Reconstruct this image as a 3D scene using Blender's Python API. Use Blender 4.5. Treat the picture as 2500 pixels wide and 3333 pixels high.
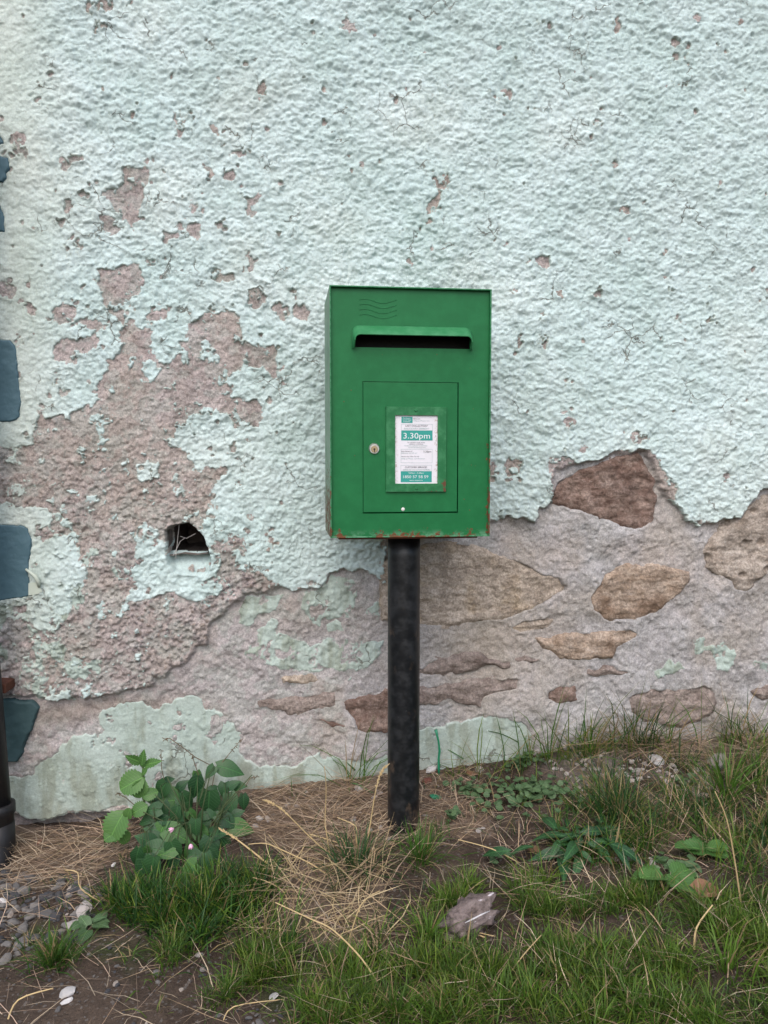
import bpy, bmesh, math, random
import numpy as np
from mathutils import Vector, Matrix

for o in list(bpy.data.objects): bpy.data.objects.remove(o)
SC = bpy.context.scene
COL = SC.collection
rad = math.radians

# ------------------------------------------------------------------ camera
F = 2620.0                                    # focal length in photo pixels
YAW, PITCH = rad(4.0), rad(3.7)
CAM = np.array([0.0, -2.116, 0.889])
_fh = np.array([math.sin(YAW), math.cos(YAW), 0.0])
RT = np.array([math.cos(YAW), -math.sin(YAW), 0.0])
FW = _fh * math.cos(PITCH) + np.array([0, 0, -math.sin(PITCH)])
UP = np.cross(RT, FW)
cam = bpy.data.cameras.new('camera'); camo = bpy.data.objects.new('camera', cam); COL.objects.link(camo)
cam.sensor_fit = 'HORIZONTAL'; cam.sensor_width = 36.0; cam.lens = 36.0 * F / 2500.0
cam.clip_start = 0.05; cam.clip_end = 200
M = Matrix(((RT[0], UP[0], -FW[0], CAM[0]), (RT[1], UP[1], -FW[1], CAM[1]), (RT[2], UP[2], -FW[2], CAM[2]), (0, 0, 0, 1)))
camo.matrix_world = M
SC.camera = camo

# ------------------------------------------------------------------ overcast daylight
SUN_EL, SUN_AZ = rad(50), rad(192)            # azimuth clockwise from +Y: behind the camera, a little to its left
wd = bpy.data.worlds.new('World'); SC.world = wd; wd.use_nodes = True
nt = wd.node_tree
sky = nt.nodes.new('ShaderNodeTexSky'); sky.sky_type = 'NISHITA'; sky.sun_disc = False
sky.sun_elevation = SUN_EL; sky.sun_rotation = SUN_AZ
sky.air_density = 1.0; sky.dust_density = 3.0; sky.ozone_density = 1.0
nt.links.new(sky.outputs[0], nt.nodes['Background'].inputs[0])
nt.nodes['Background'].inputs[1].default_value = 0.12
sl = bpy.data.lights.new('sun', 'SUN'); slo = bpy.data.objects.new('sun', sl); COL.objects.link(slo)
sl.energy = 1.0; sl.angle = rad(75); sl.color = (1.0, 0.985, 0.965)
sd_ = Vector((math.sin(SUN_AZ) * math.cos(SUN_EL), math.cos(SUN_AZ) * math.cos(SUN_EL), math.sin(SUN_EL)))
slo.rotation_euler = sd_.to_track_quat('Z', 'Y').to_euler()
slo.location = (-2, -5, 6)
vs = SC.view_settings
vs.view_transform = 'Standard'; vs.look = 'None'; vs.gamma = 1.0; vs.exposure = 0.93; vs.use_curve_mapping = False

# ------------------------------------------------------------------ pixel <-> place
CROPS = {'0': (0, 0, 1.0), '2': (0, 0, 1.508), '3': (0, 900, 1.508), '4': (0, 1800, 1.276), '5': (1250, 1350, 1.3272),
         '6': (0, 2350, 1.3272), '7': (1250, 2350, 1.3272), 'p': (300, 2400, 2.765), 'q': (700, 2350, 2.765),
         'r': (1250, 2300, 3.318), 's': (1750, 2350, 2.212), 'm': (700, 1700, 2.860)}
def px(c, p): a = CROPS[c]; return (a[0] + p[0] / a[2], a[1] + p[1] / a[2])
def ray(u, v): return FW + RT * ((u - 1250) / F) - UP * ((v - 1666.5) / F)
def on_y(uv, y=0.0):
    r = ray(*uv); t = (y - CAM[1]) / r[1]; return CAM + r * t
def W(c, pts):
    out = []
    for p in pts:
        q = on_y(px(c, p)); out.append((q[0], q[2]))
    return out
def project(P):
    d = P - CAM; z = d @ FW
    return np.stack([1250 + F * (d @ RT) / z, 1666.5 - F * (d @ UP) / z], -1)

# ------------------------------------------------------------------ noise
def _h(ix, iy, s):
    n = (ix.astype(np.int64) * 374761393 + iy.astype(np.int64) * 668265263 + s * 1274126177) & 0xFFFFFFFF
    n = ((n ^ (n >> 13)) * 1103515245) & 0xFFFFFFFF
    n = ((n ^ (n >> 15)) * 2246822519) & 0xFFFFFFFF
    return ((n ^ (n >> 16)) & 0xFFFFFF) / float(0xFFFFFF)
def vnoise(x, y, sc, s):
    X = x / sc; Y = y / sc; ix = np.floor(X); iy = np.floor(Y)
    fx = X - ix; fy = Y - iy; fx = fx * fx * (3 - 2 * fx); fy = fy * fy * (3 - 2 * fy)
    a = _h(ix, iy, s); b = _h(ix + 1, iy, s); c = _h(ix, iy + 1, s); d = _h(ix + 1, iy + 1, s)
    return (a + (b - a) * fx + (c - a) * fy + (a - b - c + d) * fx * fy) * 2 - 1
def fbm(x, y, sc, s, o=4, g=0.5):
    r = 0; a = 1.0
    for i in range(o):
        r = r + a * vnoise(x + i * 3.17, y - i * 1.93, sc, s + i * 7); sc *= 0.5; a *= g
    return r
def worley(x, y, sc, s):
    X = x / sc; Y = y / sc; ix = np.floor(X); iy = np.floor(Y)
    best = np.full(x.shape, 9.0); rid = np.zeros(x.shape); sec = np.full(x.shape, 9.0)
    for dx in (-1, 0, 1):
        for dy in (-1, 0, 1):
            cx = ix + dx; cy = iy + dy
            d = np.hypot(cx + _h(cx, cy, s) - X, cy + _h(cx, cy, s + 1) - Y)
            m = d < best
            sec = np.where(m, best, np.minimum(sec, d))
            rid = np.where(m, _h(cx, cy, s + 2), rid); best = np.where(m, d, best)
    return best, rid, sec
def sstep(a, b, x):
    t = np.clip((x - a) / (b - a), 0, 1); return t * t * (3 - 2 * t)
def polysd(poly, X, Z, pad=0.04):
    """signed distance, + inside, -pad far outside; X,Z any shape"""
    P = np.array(poly); out = np.full(X.shape, -pad)
    m = (X > P[:, 0].min() - pad) & (X < P[:, 0].max() + pad) & (Z > P[:, 1].min() - pad) & (Z < P[:, 1].max() + pad)
    x = X[m]; z = Z[m]
    if x.size == 0: return out
    d2 = np.full(x.shape, 1e9); ins = np.zeros(x.shape, bool)
    for i in range(len(P)):
        a = P[i]; b = P[(i + 1) % len(P)]; e = b - a; L = e @ e + 1e-12
        t = np.clip(((x - a[0]) * e[0] + (z - a[1]) * e[1]) / L, 0, 1)
        d2 = np.minimum(d2, (x - a[0] - t * e[0]) ** 2 + (z - a[1] - t * e[1]) ** 2)
        c = (a[1] > z) != (b[1] > z)
        if e[1] != 0: ins ^= c & (x < e[0] * (z - a[1]) / e[1] + a[0])
    d = np.sqrt(d2); out[m] = np.clip(np.where(ins, d, -d), -pad, None)
    return out

# ------------------------------------------------------------------ object helpers
def link(name, me, mat=None, parent=None):
    o = bpy.data.objects.new(name, me); COL.objects.link(o)
    if mat is not None and me is not None and len(me.materials) == 0: me.materials.append(mat)
    if parent is not None: o.parent = parent
    return o
def tag(o, label=None, cat=None, group=None, kind=None):
    if label: o['label'] = label
    if cat: o['category'] = cat
    if group: o['group'] = group
    if kind: o['kind'] = kind
    return o
def empty(name, loc, rz=0.0):
    o = bpy.data.objects.new(name, None); COL.objects.link(o); o.location = loc; o.rotation_euler = (0, 0, rz)
    o.empty_display_size = 0.05
    return o
def np_mesh(name, V, Fq, col=None, smooth=True):
    """V (n,3), Fq (m,k) all faces with k corners"""
    me = bpy.data.meshes.new(name); k = Fq.shape[1]; m = len(Fq)
    me.vertices.add(len(V)); me.vertices.foreach_set('co', np.ascontiguousarray(V, np.float32).ravel())
    me.loops.add(m * k); me.loops.foreach_set('vertex_index', np.ascontiguousarray(Fq, np.int32).ravel())
    me.polygons.add(m); me.polygons.foreach_set('loop_start', np.arange(0, m * k, k, dtype=np.int32))
    me.update(calc_edges=True)
    if smooth: me.polygons.foreach_set('use_smooth', np.ones(m, bool))
    if col is not None:
        c = np.ones((len(V), 4), np.float32); c[:, :3] = col
        a = me.color_attributes.new('Col', 'FLOAT_COLOR', 'POINT'); a.data.foreach_set('color', c.ravel())
    me.validate(); return me
def grid_mesh(name, P, keep, col=None, flip=False):
    """P (nz,nx,3) grid, keep (nz-1,nx-1) faces"""
    nz, nx = P.shape[:2]; idx = np.arange(nz * nx).reshape(nz, nx)
    f = np.stack([idx[:-1, :-1], idx[:-1, 1:], idx[1:, 1:], idx[1:, :-1]], -1)[keep]
    if flip: f = f[:, ::-1]
    u, inv = np.unique(f, return_inverse=True)
    c = None if col is None else col.reshape(-1, 3)[u]
    return np_mesh(name, P.reshape(-1, 3)[u], inv.reshape(-1, 4), c)
def bm_done(bm, name, smooth=False):
    me = bpy.data.meshes.new(name); bmesh.ops.recalc_face_normals(bm, faces=bm.faces); bm.to_mesh(me); bm.free()
    if smooth:
        for p in me.polygons: p.use_smooth = True
    return me
def bbox(bm, x0, x1, y0, y1, z0, z1):
    v = [bm.verts.new((x, y, z)) for z in (z0, z1) for y in (y0, y1) for x in (x0, x1)]
    for a in ((0, 1, 3, 2), (4, 6, 7, 5), (0, 4, 5, 1), (1, 5, 7, 3), (3, 7, 6, 2), (2, 6, 4, 0)): bm.faces.new([v[i] for i in a])
def tube(pts, radii, seg=8, cap=True, bm=None):
    own = bm is None
    if own: bm = bmesh.new()
    pts = [Vector(p) for p in pts]; rings = []
    prev = None
    for i, p in enumerate(pts):
        d = (pts[min(i + 1, len(pts) - 1)] - pts[max(i - 1, 0)]).normalized()
        a = d.orthogonal().normalized() if prev is None else (prev - d * prev.dot(d)).normalized()
        prev = a; b = d.cross(a); r = radii[i] if hasattr(radii, '__len__') else radii
        rings.append([bm.verts.new(p + (a * math.cos(t) + b * math.sin(t)) * r) for t in [2 * math.pi * k / seg for k in range(seg)]])
    for r0, r1 in zip(rings, rings[1:]):
        for k in range(seg): bm.faces.new((r0[k], r0[(k + 1) % seg], r1[(k + 1) % seg], r1[k]))
    if cap: bm.faces.new(rings[0]); bm.faces.new(rings[-1])
    return bm
def bevel(o, w=0.0008, seg=2):
    m = o.modifiers.new('bevel', 'BEVEL'); m.width = w; m.segments = seg; m.limit_method = 'ANGLE'; m.angle_limit = rad(40)

# ------------------------------------------------------------------ materials
class NT:
    def __init__(s, name):
        s.m = bpy.data.materials.new(name); s.m.use_nodes = True; s.t = s.m.node_tree; s.n = s.t.nodes
        s.b = s.n['Principled BSDF']; s.out = s.n['Material Output']
    def new(s, ty, **k):
        x = s.n.new(ty)
        for a, b in k.items(): setattr(x, a, b)
        return x
    def ln(s, a, b): s.t.links.new(a, b)
    def put(s, sock, v):
        if hasattr(v, 'is_linked'): s.ln(v, sock)
        else: sock.default_value = v if not (isinstance(v, tuple) and len(v) == 3 and sock.type == 'RGBA') else (*v, 1)
    def obj(s): return s.new('ShaderNodeTexCoord').outputs['Object']
    def noise(s, sc, det=4, rough=0.55, vec=None, stretch=None, dist=0.0):
        n = s.new('ShaderNodeTexNoise'); n.inputs['Scale'].default_value = sc; n.inputs['Detail'].default_value = det
        n.inputs['Roughness'].default_value = rough; n.inputs['Distortion'].default_value = dist
        v = vec if vec is not None else s.obj()
        if stretch:
            mp = s.new('ShaderNodeMapping'); mp.inputs['Scale'].default_value = stretch; s.ln(v, mp.inputs[0]); v = mp.outputs[0]
        s.ln(v, n.inputs['Vector']); return n.outputs['Fac']
    def vor(s, sc, feat='F1', out='Distance', vec=None):
        n = s.new('ShaderNodeTexVoronoi', feature=feat); n.inputs['Scale'].default_value = sc
        s.ln(vec if vec is not None else s.obj(), n.inputs['Vector']); return n.outputs[out]
    def math(s, op, a, b=0.0, c=None):
        n = s.new('ShaderNodeMath', operation=op); s.put(n.inputs[0], a); s.put(n.inputs[1], b)
        if c is not None: s.put(n.inputs[2], c)
        return n.outputs[0]
    def ramp(s, f, lo, hi, a=0.0, b=1.0):
        n = s.new('ShaderNodeMapRange', interpolation_type='SMOOTHSTEP'); s.put(n.inputs[0], f)
        for i, v in enumerate((lo, hi, a, b)): n.inputs[i + 1].default_value = v
        return n.outputs[0]
    def mix(s, f, a, b, mode='MIX'):
        n = s.new('ShaderNodeMix', data_type='RGBA', blend_type=mode); s.put(n.inputs[0], f); s.put(n.inputs[6], a); s.put(n.inputs[7], b)
        return n.outputs[2]
    def attr(s): return s.new('ShaderNodeAttribute', attribute_name='Col').outputs['Color']
    def bump(s, h, d, st=1.0, prev=None):
        n = s.new('ShaderNodeBump'); n.inputs['Distance'].default_value = d; n.inputs['Strength'].default_value = st; s.ln(h, n.inputs['Height'])
        if prev is not None: s.ln(prev, n.inputs['Normal'])
        return n.outputs[0]
    def fin(s, col, rough=0.8, bump=None, metal=0.0, spec=0.3):
        s.put(s.b.inputs['Base Color'], col); s.put(s.b.inputs['Roughness'], rough); s.put(s.b.inputs['Metallic'], metal)
        s.b.inputs['Specular IOR Level'].default_value = spec
        if bump is not None: s.ln(bump, s.b.inputs['Normal'])
        return s.m
def sep(m, v):
    n = m.new('ShaderNodeSeparateXYZ'); m.ln(v, n.inputs[0]); return n.outputs

def mat_wall(name, rough, fine, amt, con, crack):
    m = NT(name); n1 = m.noise(240, 6, 0.72); n2 = m.noise(9, 4); n3 = m.noise(750, 4, 0.7); n4 = m.noise(75, 5, .65)
    c = m.mix(1.0, m.attr(), m.mix(m.ramp(n1, .22, .78), (1 - con,) * 3, (1 + con * .9,) * 3), 'MULTIPLY')
    c = m.mix(1.0, c, m.mix(m.ramp(n4, .3, .7), (1 - con * .45,) * 3, (1 + con * .35,) * 3), 'MULTIPLY')
    c = m.mix(1.0, c, m.mix(m.ramp(n2, .3, .7), (0.93, 0.94, 0.92), (1.05, 1.04, 1.04)), 'MULTIPLY')
    bp = m.bump(n3, fine * .6, amt * .8, m.bump(n1, fine, amt))
    if crack:
        o = m.obj(); w = m.new('ShaderNodeTexNoise'); w.inputs['Scale'].default_value = 30; w.inputs['Detail'].default_value = 4; m.ln(o, w.inputs['Vector'])
        v = m.new('ShaderNodeVectorMath', operation='MULTIPLY_ADD'); m.ln(w.outputs['Color'], v.inputs[0]); v.inputs[1].default_value = (.05, .05, .05); m.ln(o, v.inputs[2])
        e = m.vor(13, 'DISTANCE_TO_EDGE', vec=v.outputs[0]); ck = m.math('MULTIPLY', m.ramp(e, .008, .020, 1, 0), m.ramp(m.noise(7, 3, .6), .55, .63))
        c = m.mix(m.math('MULTIPLY', ck, .75), c, (.16, .15, .12)); bp = m.bump(ck, -.004, .8, bp)
    return m.fin(c, rough, bp, spec=0.2)
MAT_PAINT = mat_wall('flaking_masonry_paint', 0.78, 0.0028, 0.7, .16, True)
MAT_BARE = mat_wall('bare_render', 0.95, 0.0045, 1.0, .34, False)

def mat_stone(name, a, b, c, veins=(.45, .40, .36)):
    m = NT(name); st = m.noise(22, 7, 0.68, stretch=(1.0, 1.0, 1.7), dist=0.25); sp = m.noise(170, 5, 0.75); big = m.noise(11, 4, .6); med = m.noise(60, 5, .7)
    col = m.mix(m.ramp(st, .36, .64), a, b); col = m.mix(m.ramp(big, .50, .72, 0, .75), col, c)
    col = m.mix(m.ramp(med, .56, .72, 0, .55), col, veins)
    col = m.mix(1.0, col, m.mix(m.ramp(sp, .25, .75), (.58, .57, .56), (1.36, 1.36, 1.36)), 'MULTIPLY')
    col = m.mix(1.0, col, m.mix(m.ramp(m.noise(32, 5, .7), .32, .68), (.66, .64, .62), (1.20, 1.20, 1.20)), 'MULTIPLY')
    bp = m.bump(sp, 0.003, 0.8, m.bump(med, 0.010, 0.9))
    return m.fin(col, 0.9, bp, spec=0.2)
STONES = {'red': mat_stone('red_brown_stone', (0.195, 0.128, 0.104), (0.296, 0.222, 0.188), (0.142, 0.100, 0.085), (0.433, 0.365, 0.325)),
          'tan': mat_stone('tan_sandstone', (0.470, 0.400, 0.335), (0.415, 0.350, 0.290), (0.450, 0.350, 0.240), (0.513, 0.462, 0.416)),
          'rust': mat_stone('rust_stained_stone', (0.422, 0.342, 0.279), (0.342, 0.257, 0.194), (0.171, 0.108, 0.071), (0.502, 0.439, 0.393)),
          'grey': mat_stone('pitted_buff_stone', (0.433, 0.376, 0.325), (0.353, 0.302, 0.257), (0.445, 0.359, 0.291), (0.513, 0.473, 0.433)),
          'dark': mat_stone('dark_brown_stone', (0.268, 0.217, 0.194), (0.319, 0.268, 0.239), (0.199, 0.150, 0.131), (0.433, 0.393, 0.370))}
m = NT('teal_quoin_paint'); n = m.noise(130, 4); c = m.mix(m.noise(20, 4), (.055, .112, .140), (.078, .145, .175))
c = m.mix(m.ramp(m.noise(60, 5, .7), .66, .74, 0, .5), c, (.10, .17, .20)); MAT_QUOIN = m.fin(c, 0.55, m.bump(n, .0018, .5))
m = NT('dark_shaded_quoin_paint'); n = m.noise(130, 4); MAT_QUOIN2 = m.fin(m.mix(m.noise(20, 4), (.028, .060, .066), (.048, .088, .092)), .6, m.bump(n, .0018, .5))  # lowest quoin: darker teal with its shade mixed into the colour

m = NT('soil'); a = m.attr(); n1 = m.noise(45, 6, .7); n2 = m.noise(420, 3, .7); v = m.vor(150)
c = m.mix(1.0, a, m.mix(n1, (.45, .43, .42), (1.5, 1.5, 1.5)), 'MULTIPLY')
c = m.mix(m.ramp(m.vor(210, out='Color'), .78, .86, 0, .55), c, (.20, .18, .165))
MAT_SOIL = m.fin(c, .95, m.bump(n2, .004, .9, m.bump(v, .005, .6, m.bump(n1, .012, .8))), spec=.15)

def mat_leaf(name, tr=0.3, rough=.5):
    m = NT(name); c = m.mix(1.0, m.attr(), m.mix(m.noise(160, 3), (.75, .75, .75), (1.25, 1.25, 1.25)), 'MULTIPLY')
    m.fin(c, rough, spec=.3)
    t = m.new('ShaderNodeBsdfTranslucent'); m.ln(c, t.inputs[0]); mx = m.new('ShaderNodeMixShader'); mx.inputs[0].default_value = tr
    m.ln(m.b.outputs[0], mx.inputs[1]); m.ln(t.outputs[0], mx.inputs[2]); m.ln(mx.outputs[0], m.out.inputs[0]); return m.m
MAT_GRASS = mat_leaf('grass_blade', .3, .5)
MAT_STRAW = mat_leaf('dry_straw', .15, .6)
def mat_bigleaf(name, a, b):
    m = NT(name); oi = m.new('ShaderNodeObjectInfo').outputs['Random']
    v = m.noise(60, 3); c = m.mix(oi, a, b); c = m.mix(m.ramp(v, .35, .7, 0, .35), c, tuple(min(1, x * 1.6) for x in b))
    s3 = sep(m, m.obj()); ax = m.math('ABSOLUTE', s3[0]); rib = m.ramp(ax, .010, .030, 1, 0)
    sv = m.ramp(m.math('SINE', m.math('MULTIPLY', m.math('SUBTRACT', s3[1], m.math('MULTIPLY', ax, .7)), 48.0)), .80, .97)
    vein = m.math('MAXIMUM', rib, m.math('MULTIPLY', sv, .55)); c = m.mix(m.math('MULTIPLY', vein, .5), c, tuple(min(1, x * 2.4) for x in b))
    m.fin(c, .42, m.bump(vein, -.0016, .6), spec=.4)
    t = m.new('ShaderNodeBsdfTranslucent'); m.ln(c, t.inputs[0]); mx = m.new('ShaderNodeMixShader'); mx.inputs[0].default_value = .25
    m.ln(m.b.outputs[0], mx.inputs[1]); m.ln(t.outputs[0], mx.inputs[2]); m.ln(mx.outputs[0], m.out.inputs[0]); return m.m
MAT_LEAF = mat_bigleaf('dark_weed_leaf', (.012, .045, .018), (.032, .092, .030))
MAT_LEAF2 = mat_bigleaf('pale_weed_leaf', (.050, .125, .030), (.075, .165, .040))
MAT_CLOVER = mat_bigleaf('ground_leaf', (.050, .105, .042), (.095, .155, .070))
def mat_plain(name, a, b, sc=60, rough=.7, bd=.002, metal=0, spec=.3):
    m = NT(name); n = m.noise(sc, 5, .65); oi = m.new('ShaderNodeObjectInfo').outputs['Random']
    c = m.mix(n, a, b); c = m.mix(1.0, c, m.mix(oi, (.75, .75, .75), (1.25, 1.25, 1.25)), 'MULTIPLY')
    return m.fin(c, rough, m.bump(n, bd, .7), metal, spec)
MAT_STEM = mat_plain('weed_stem', (.03, .06, .02), (.06, .07, .03))
m = NT('grey_gravel'); n = m.noise(90, 5, .65); oi = m.new('ShaderNodeObjectInfo').outputs['Random']; c = m.mix(m.ramp(oi, .2, 1.0), (.065, .064, .068), (.20, .185, .172)); c = m.mix(m.math('GREATER_THAN', m.math('FRACT', m.math('MULTIPLY', oi, 7.3)), .92), c, (.34, .29, .25)); MAT_PEB = m.fin(m.mix(1.0, c, m.mix(n, (.6, .6, .6), (1.4, 1.4, 1.4)), 'MULTIPLY'), .88, m.bump(n, .003, .7))
MAT_PALE = mat_plain('pale_mortar_rubble', (.30, .265, .245), (.50, .45, .42), 70, .9, .004)
MAT_WHITE = mat_plain('white_plaster_chip', (.50, .48, .46), (.66, .63, .62), 80, .85, .003)
MAT_BRICK = mat_plain('red_brick_chip', (.19, .065, .045), (.28, .11, .08), 80, .85, .003)
MAT_DEAD = mat_plain('dead_leaf', (.15, .075, .04), (.27, .145, .085), 50, .6, .003)
MAT_PINK = mat_plain('pink_petal', (.62, .30, .46), (.75, .45, .58), 90, .6, .001)
MAT_GPLAS = mat_plain('green_plastic', (.010, .16, .075), (.018, .22, .11), 40, .3, .0006, 0, .5)
m = NT('muddy_wrapper'); n = m.noise(70, 6, .7); c = m.mix(m.ramp(n, .3, .7), (.07, .052, .046), (.21, .16, .148)); c = m.mix(m.ramp(m.noise(50, 4, .6, stretch=(.4, 1, 1.4)), .62, .68), c, (.62, .56, .58))
MAT_WRAP = m.fin(c, m.ramp(n, .4, .7, .75, .25), m.bump(n, .006, .9), spec=.5)

def mat_metalpaint(name, base, light, side):
    """green box paint: chalky fading, reflected light tinted into the left side, brush marks, rust at the lower edges and rim (in the box's own coordinates)"""
    m = NT(name); o = m.obj(); s = sep(m, o); x, y, z = s[0], s[1], s[2]
    n1 = m.noise(34, 5, .62); n2 = m.noise(160, 4, .6); br = m.noise(26, 4, .6, stretch=(1, 1, .25)); fine = m.noise(700, 2)
    c = m.mix(m.ramp(n1, .35, .72, 0, .5), base, light)
    low = m.ramp(z, .716, .760, 1, 0); rt = m.ramp(x, .160, .181, 0, 1); lf = m.ramp(x, -.181, -.172, 1, 0)
    rt = m.math('MULTIPLY', rt, m.ramp(z, .76, 1.12, 1, .25)); lf = m.math('MULTIPLY', lf, m.ramp(z, .74, 1.05, 1, 0))
    chalk = m.math('MULTIPLY', m.ramp(z, .716, .736, 1, 0), m.ramp(m.noise(55, 5, .7), .42, .60))
    c = m.mix(m.math('MULTIPLY', chalk, .6), c, (.16, .30, .20))
    c = m.mix(m.math('MULTIPLY', m.ramp(y, -.1092, -.1080, .6, 0), m.ramp(n2, .35, .6)), c, (.075, .235, .125))
    c = m.mix(m.math('MULTIPLY', m.ramp(x, -.1798, -.1802, 0, .75), m.ramp(m.noise(14, 3), .25, .6, .6, 1)), c, (.20, .30, .22))  # left side paled: grazing reflection painted in over faded paint
    low = m.math('MULTIPLY', low, m.ramp(m.noise(11, 2), .40, .60, .35, 1.1))
    edge = m.math('MAXIMUM', low, m.math('MAXIMUM', rt, lf))
    msk = m.math('ADD', m.noise(70, 6, .72), m.math('MULTIPLY', edge, .27))
    rust = m.ramp(msk, .735, .775)
    pits = m.math('MULTIPLY', m.ramp(m.vor(75), .10, .06), m.ramp(m.noise(19, 3), .60, .66)); rust = m.math('MAXIMUM', rust, pits)
    rc = m.mix(n2, (.075, .028, .014), (.20, .075, .035))
    c = m.mix(rust, c, rc)
    bp = m.bump(br, .0016, .35, m.bump(fine, .0005, .35, m.bump(rust, .0008, .6)))
    return m.fin(c, m.mix(rust, (.46, .46, .46), (.9, .9, .9)), bp, spec=.26)
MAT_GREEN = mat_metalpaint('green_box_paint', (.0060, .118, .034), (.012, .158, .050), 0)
m = NT('green_frame_paint'); n1 = m.noise(45, 5, .65); z = sep(m, m.obj())[2]; x = sep(m, m.obj())[0]
c = m.mix(m.ramp(n1, .4, .75), (.011, .125, .040), (.045, .205, .085))
e = m.math('MULTIPLY', m.ramp(x, .056, .066, 0, 1), m.ramp(z, .80, .90, 1, 0)); e = m.math('MAXIMUM', e, m.ramp(z, .814, .828, 1, 0))
rust = m.ramp(m.math('ADD', m.noise(85, 6, .7, stretch=(1, 1, .5)), m.math('MULTIPLY', e, .17)), .69, .74)
c = m.mix(rust, c, (.11, .045, .022)); MAT_GFRAME = m.fin(c, .5, m.bump(n1, .0012, .4))
m = NT('faded_hood_paint'); n1 = m.noise(30, 5, .65); MAT_GHOOD = m.fin(m.mix(m.ramp(n1, .35, .75), (.020, .160, .056), (.055, .225, .100)), .45, m.bump(m.noise(120, 3), .0008, .4))
m = NT('rusty_plate'); n = m.noise(60, 6, .7); MAT_RUST = m.fin(m.mix(n, (.045, .018, .012), (.16, .06, .035)), .9, m.bump(n, .002, .8))
m = NT('black_pole_paint'); n = m.noise(28, 5, .65); z = sep(m, m.obj())[2]
c = m.mix(m.ramp(n, .45, .62), (.0045, .0055, .007), (.012, .013, .015))
dirt = m.math('ADD', m.noise(22, 6, .7, stretch=(1, 1, .55)), m.ramp(z, 0.0, .38, .10, 0))
c = m.mix(m.ramp(dirt, .60, .74, 0, .75), c, (.075, .052, .036))
c = m.mix(m.ramp(m.noise(190, 4, .75), .69, .73, 0, .7), c, (.16, .15, .14))
MAT_POLE = m.fin(c, m.ramp(n, .3, .7, .28, .5), m.bump(m.noise(90, 4), .0012, .4), spec=.45)
m = NT('black_downpipe'); n = m.noise(30, 4); MAT_PIPE = m.fin(m.mix(n, (.008, .008, .009), (.022, .021, .022)), .45, m.bump(n, .001, .3))
MAT_LOCK = mat_plain('lock_steel', (.42, .42, .40), (.58, .57, .54), 200, .38, .0004, .9, .5)
MAT_BRASS = mat_plain('lock_brass', (.26, .20, .12), (.36, .28, .17), 200, .45, .0004, .8, .5)
MAT_VOID = mat_plain('dark_keyhole', (.004, .004, .004), (.008, .008, .008))
m = NT('notice_card'); n = m.noise(40, 4); s_ = sep(m, m.obj()); c = m.mix(m.ramp(n, .4, .7, 0, .4), (.70, .68, .72), (.60, .58, .60))
ex = m.math('MAXIMUM', m.ramp(s_[0], -.037, -.026, 1, 0), m.ramp(s_[0], .050, .060, 0, 1))
c = m.mix(m.math('MULTIPLY', ex, m.ramp(m.noise(170, 5, .7), .52, .64)), c, (.30, .19, .14)); MAT_CARD = m.fin(c, .35, spec=.4)
def flat(name, c, r=.45): m = NT(name); n = m.noise(300, 2); return m.fin(m.mix(n, tuple(x * .92 for x in c), c), r)
MAT_TEAL = flat('teal_print', (.035, .30, .255)); MAT_WPRINT = flat('white_print', (.72, .76, .76)); MAT_INK = flat('dark_print', (.10, .10, .11)); MAT_GINK = flat('grey_green_print', (.30, .42, .40))

# ================================================================== HOUSE WALL
bare_polys = [
 W('3', [(-300, 832), (0, 830), (60, 845), (110, 835), (170, 825), (185, 760), (178, 705), (195, 720), (205, 665), (230, 700), (265, 690), (320, 685), (330, 712), (360, 715), (365, 670), (400, 660), (440, 650), (490, 610), (480, 570), (490, 520), (530, 490), (545, 430), (530, 405), (570, 405), (600, 375), (625, 340), (610, 290), (595, 225), (560, 180), (515, 155), (515, 60), (495, 20), (490, -30), (690, -40), (695, 0), (690, 60), (660, 110), (645, 150), (610, 175), (615, 240),
   (640, 258), (720, 255), (765, 270), (740, 340), (735, 380), (780, 430), (820, 450), (850, 415), (885, 400), (895, 345), (935, 335), (945, 270), (970, 210), (1000, 195), (1060, 185), (1120, 180), (1150, 195), (1190, 250), (1210, 320), (1250, 345), (1300, 360), (1340, 340), (1365, 380), (1365, 450), (1370, 490), (1330, 500), (1300, 440), (1230, 455), (1200, 440), (1180, 460), (1130, 480), (1080, 540), (1135, 550), (1140, 600), (1200, 605), (1250, 600), (1285, 650), (1275, 705), (1230, 740), (1160, 735), (1130, 680), (1085, 665), (1060, 620), (1050, 660), (960, 670), (920, 690), (900, 740), (870, 740), (870, 830), (910, 870), (960, 930), (1000, 945), (1060, 935), (1120, 935), (1100, 985), (1050, 1020), (1035, 1075), (1030, 1120), (1000, 1190), (985, 1240),
   (900, 1212), (830, 1232), (800, 1260), (760, 1215), (710, 1210), (680, 1260), (670, 1400), (665, 1508), (640, 1600), (760, 1570), (850, 1545), (950, 1580), (1000, 1590), (1090, 1550), (1085, 1500), (1060, 1450), (1080, 1350), (1130, 1340), (1160, 1370), (1150, 1430), (1250, 1450), (1340, 1480), (1390, 1530), (1440, 1540), (1440, 1900), (-300, 2200)]),
 W('2', [(610, 820), (660, 825), (715, 815), (730, 880), (715, 950), (730, 980), (690, 1010), (700, 1050), (680, 1090), (640, 1105), (605, 1085), (600, 1050), (560, 1040), (550, 1000), (510, 960), (515, 930), (580, 930), (600, 900), (605, 860)])]
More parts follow.
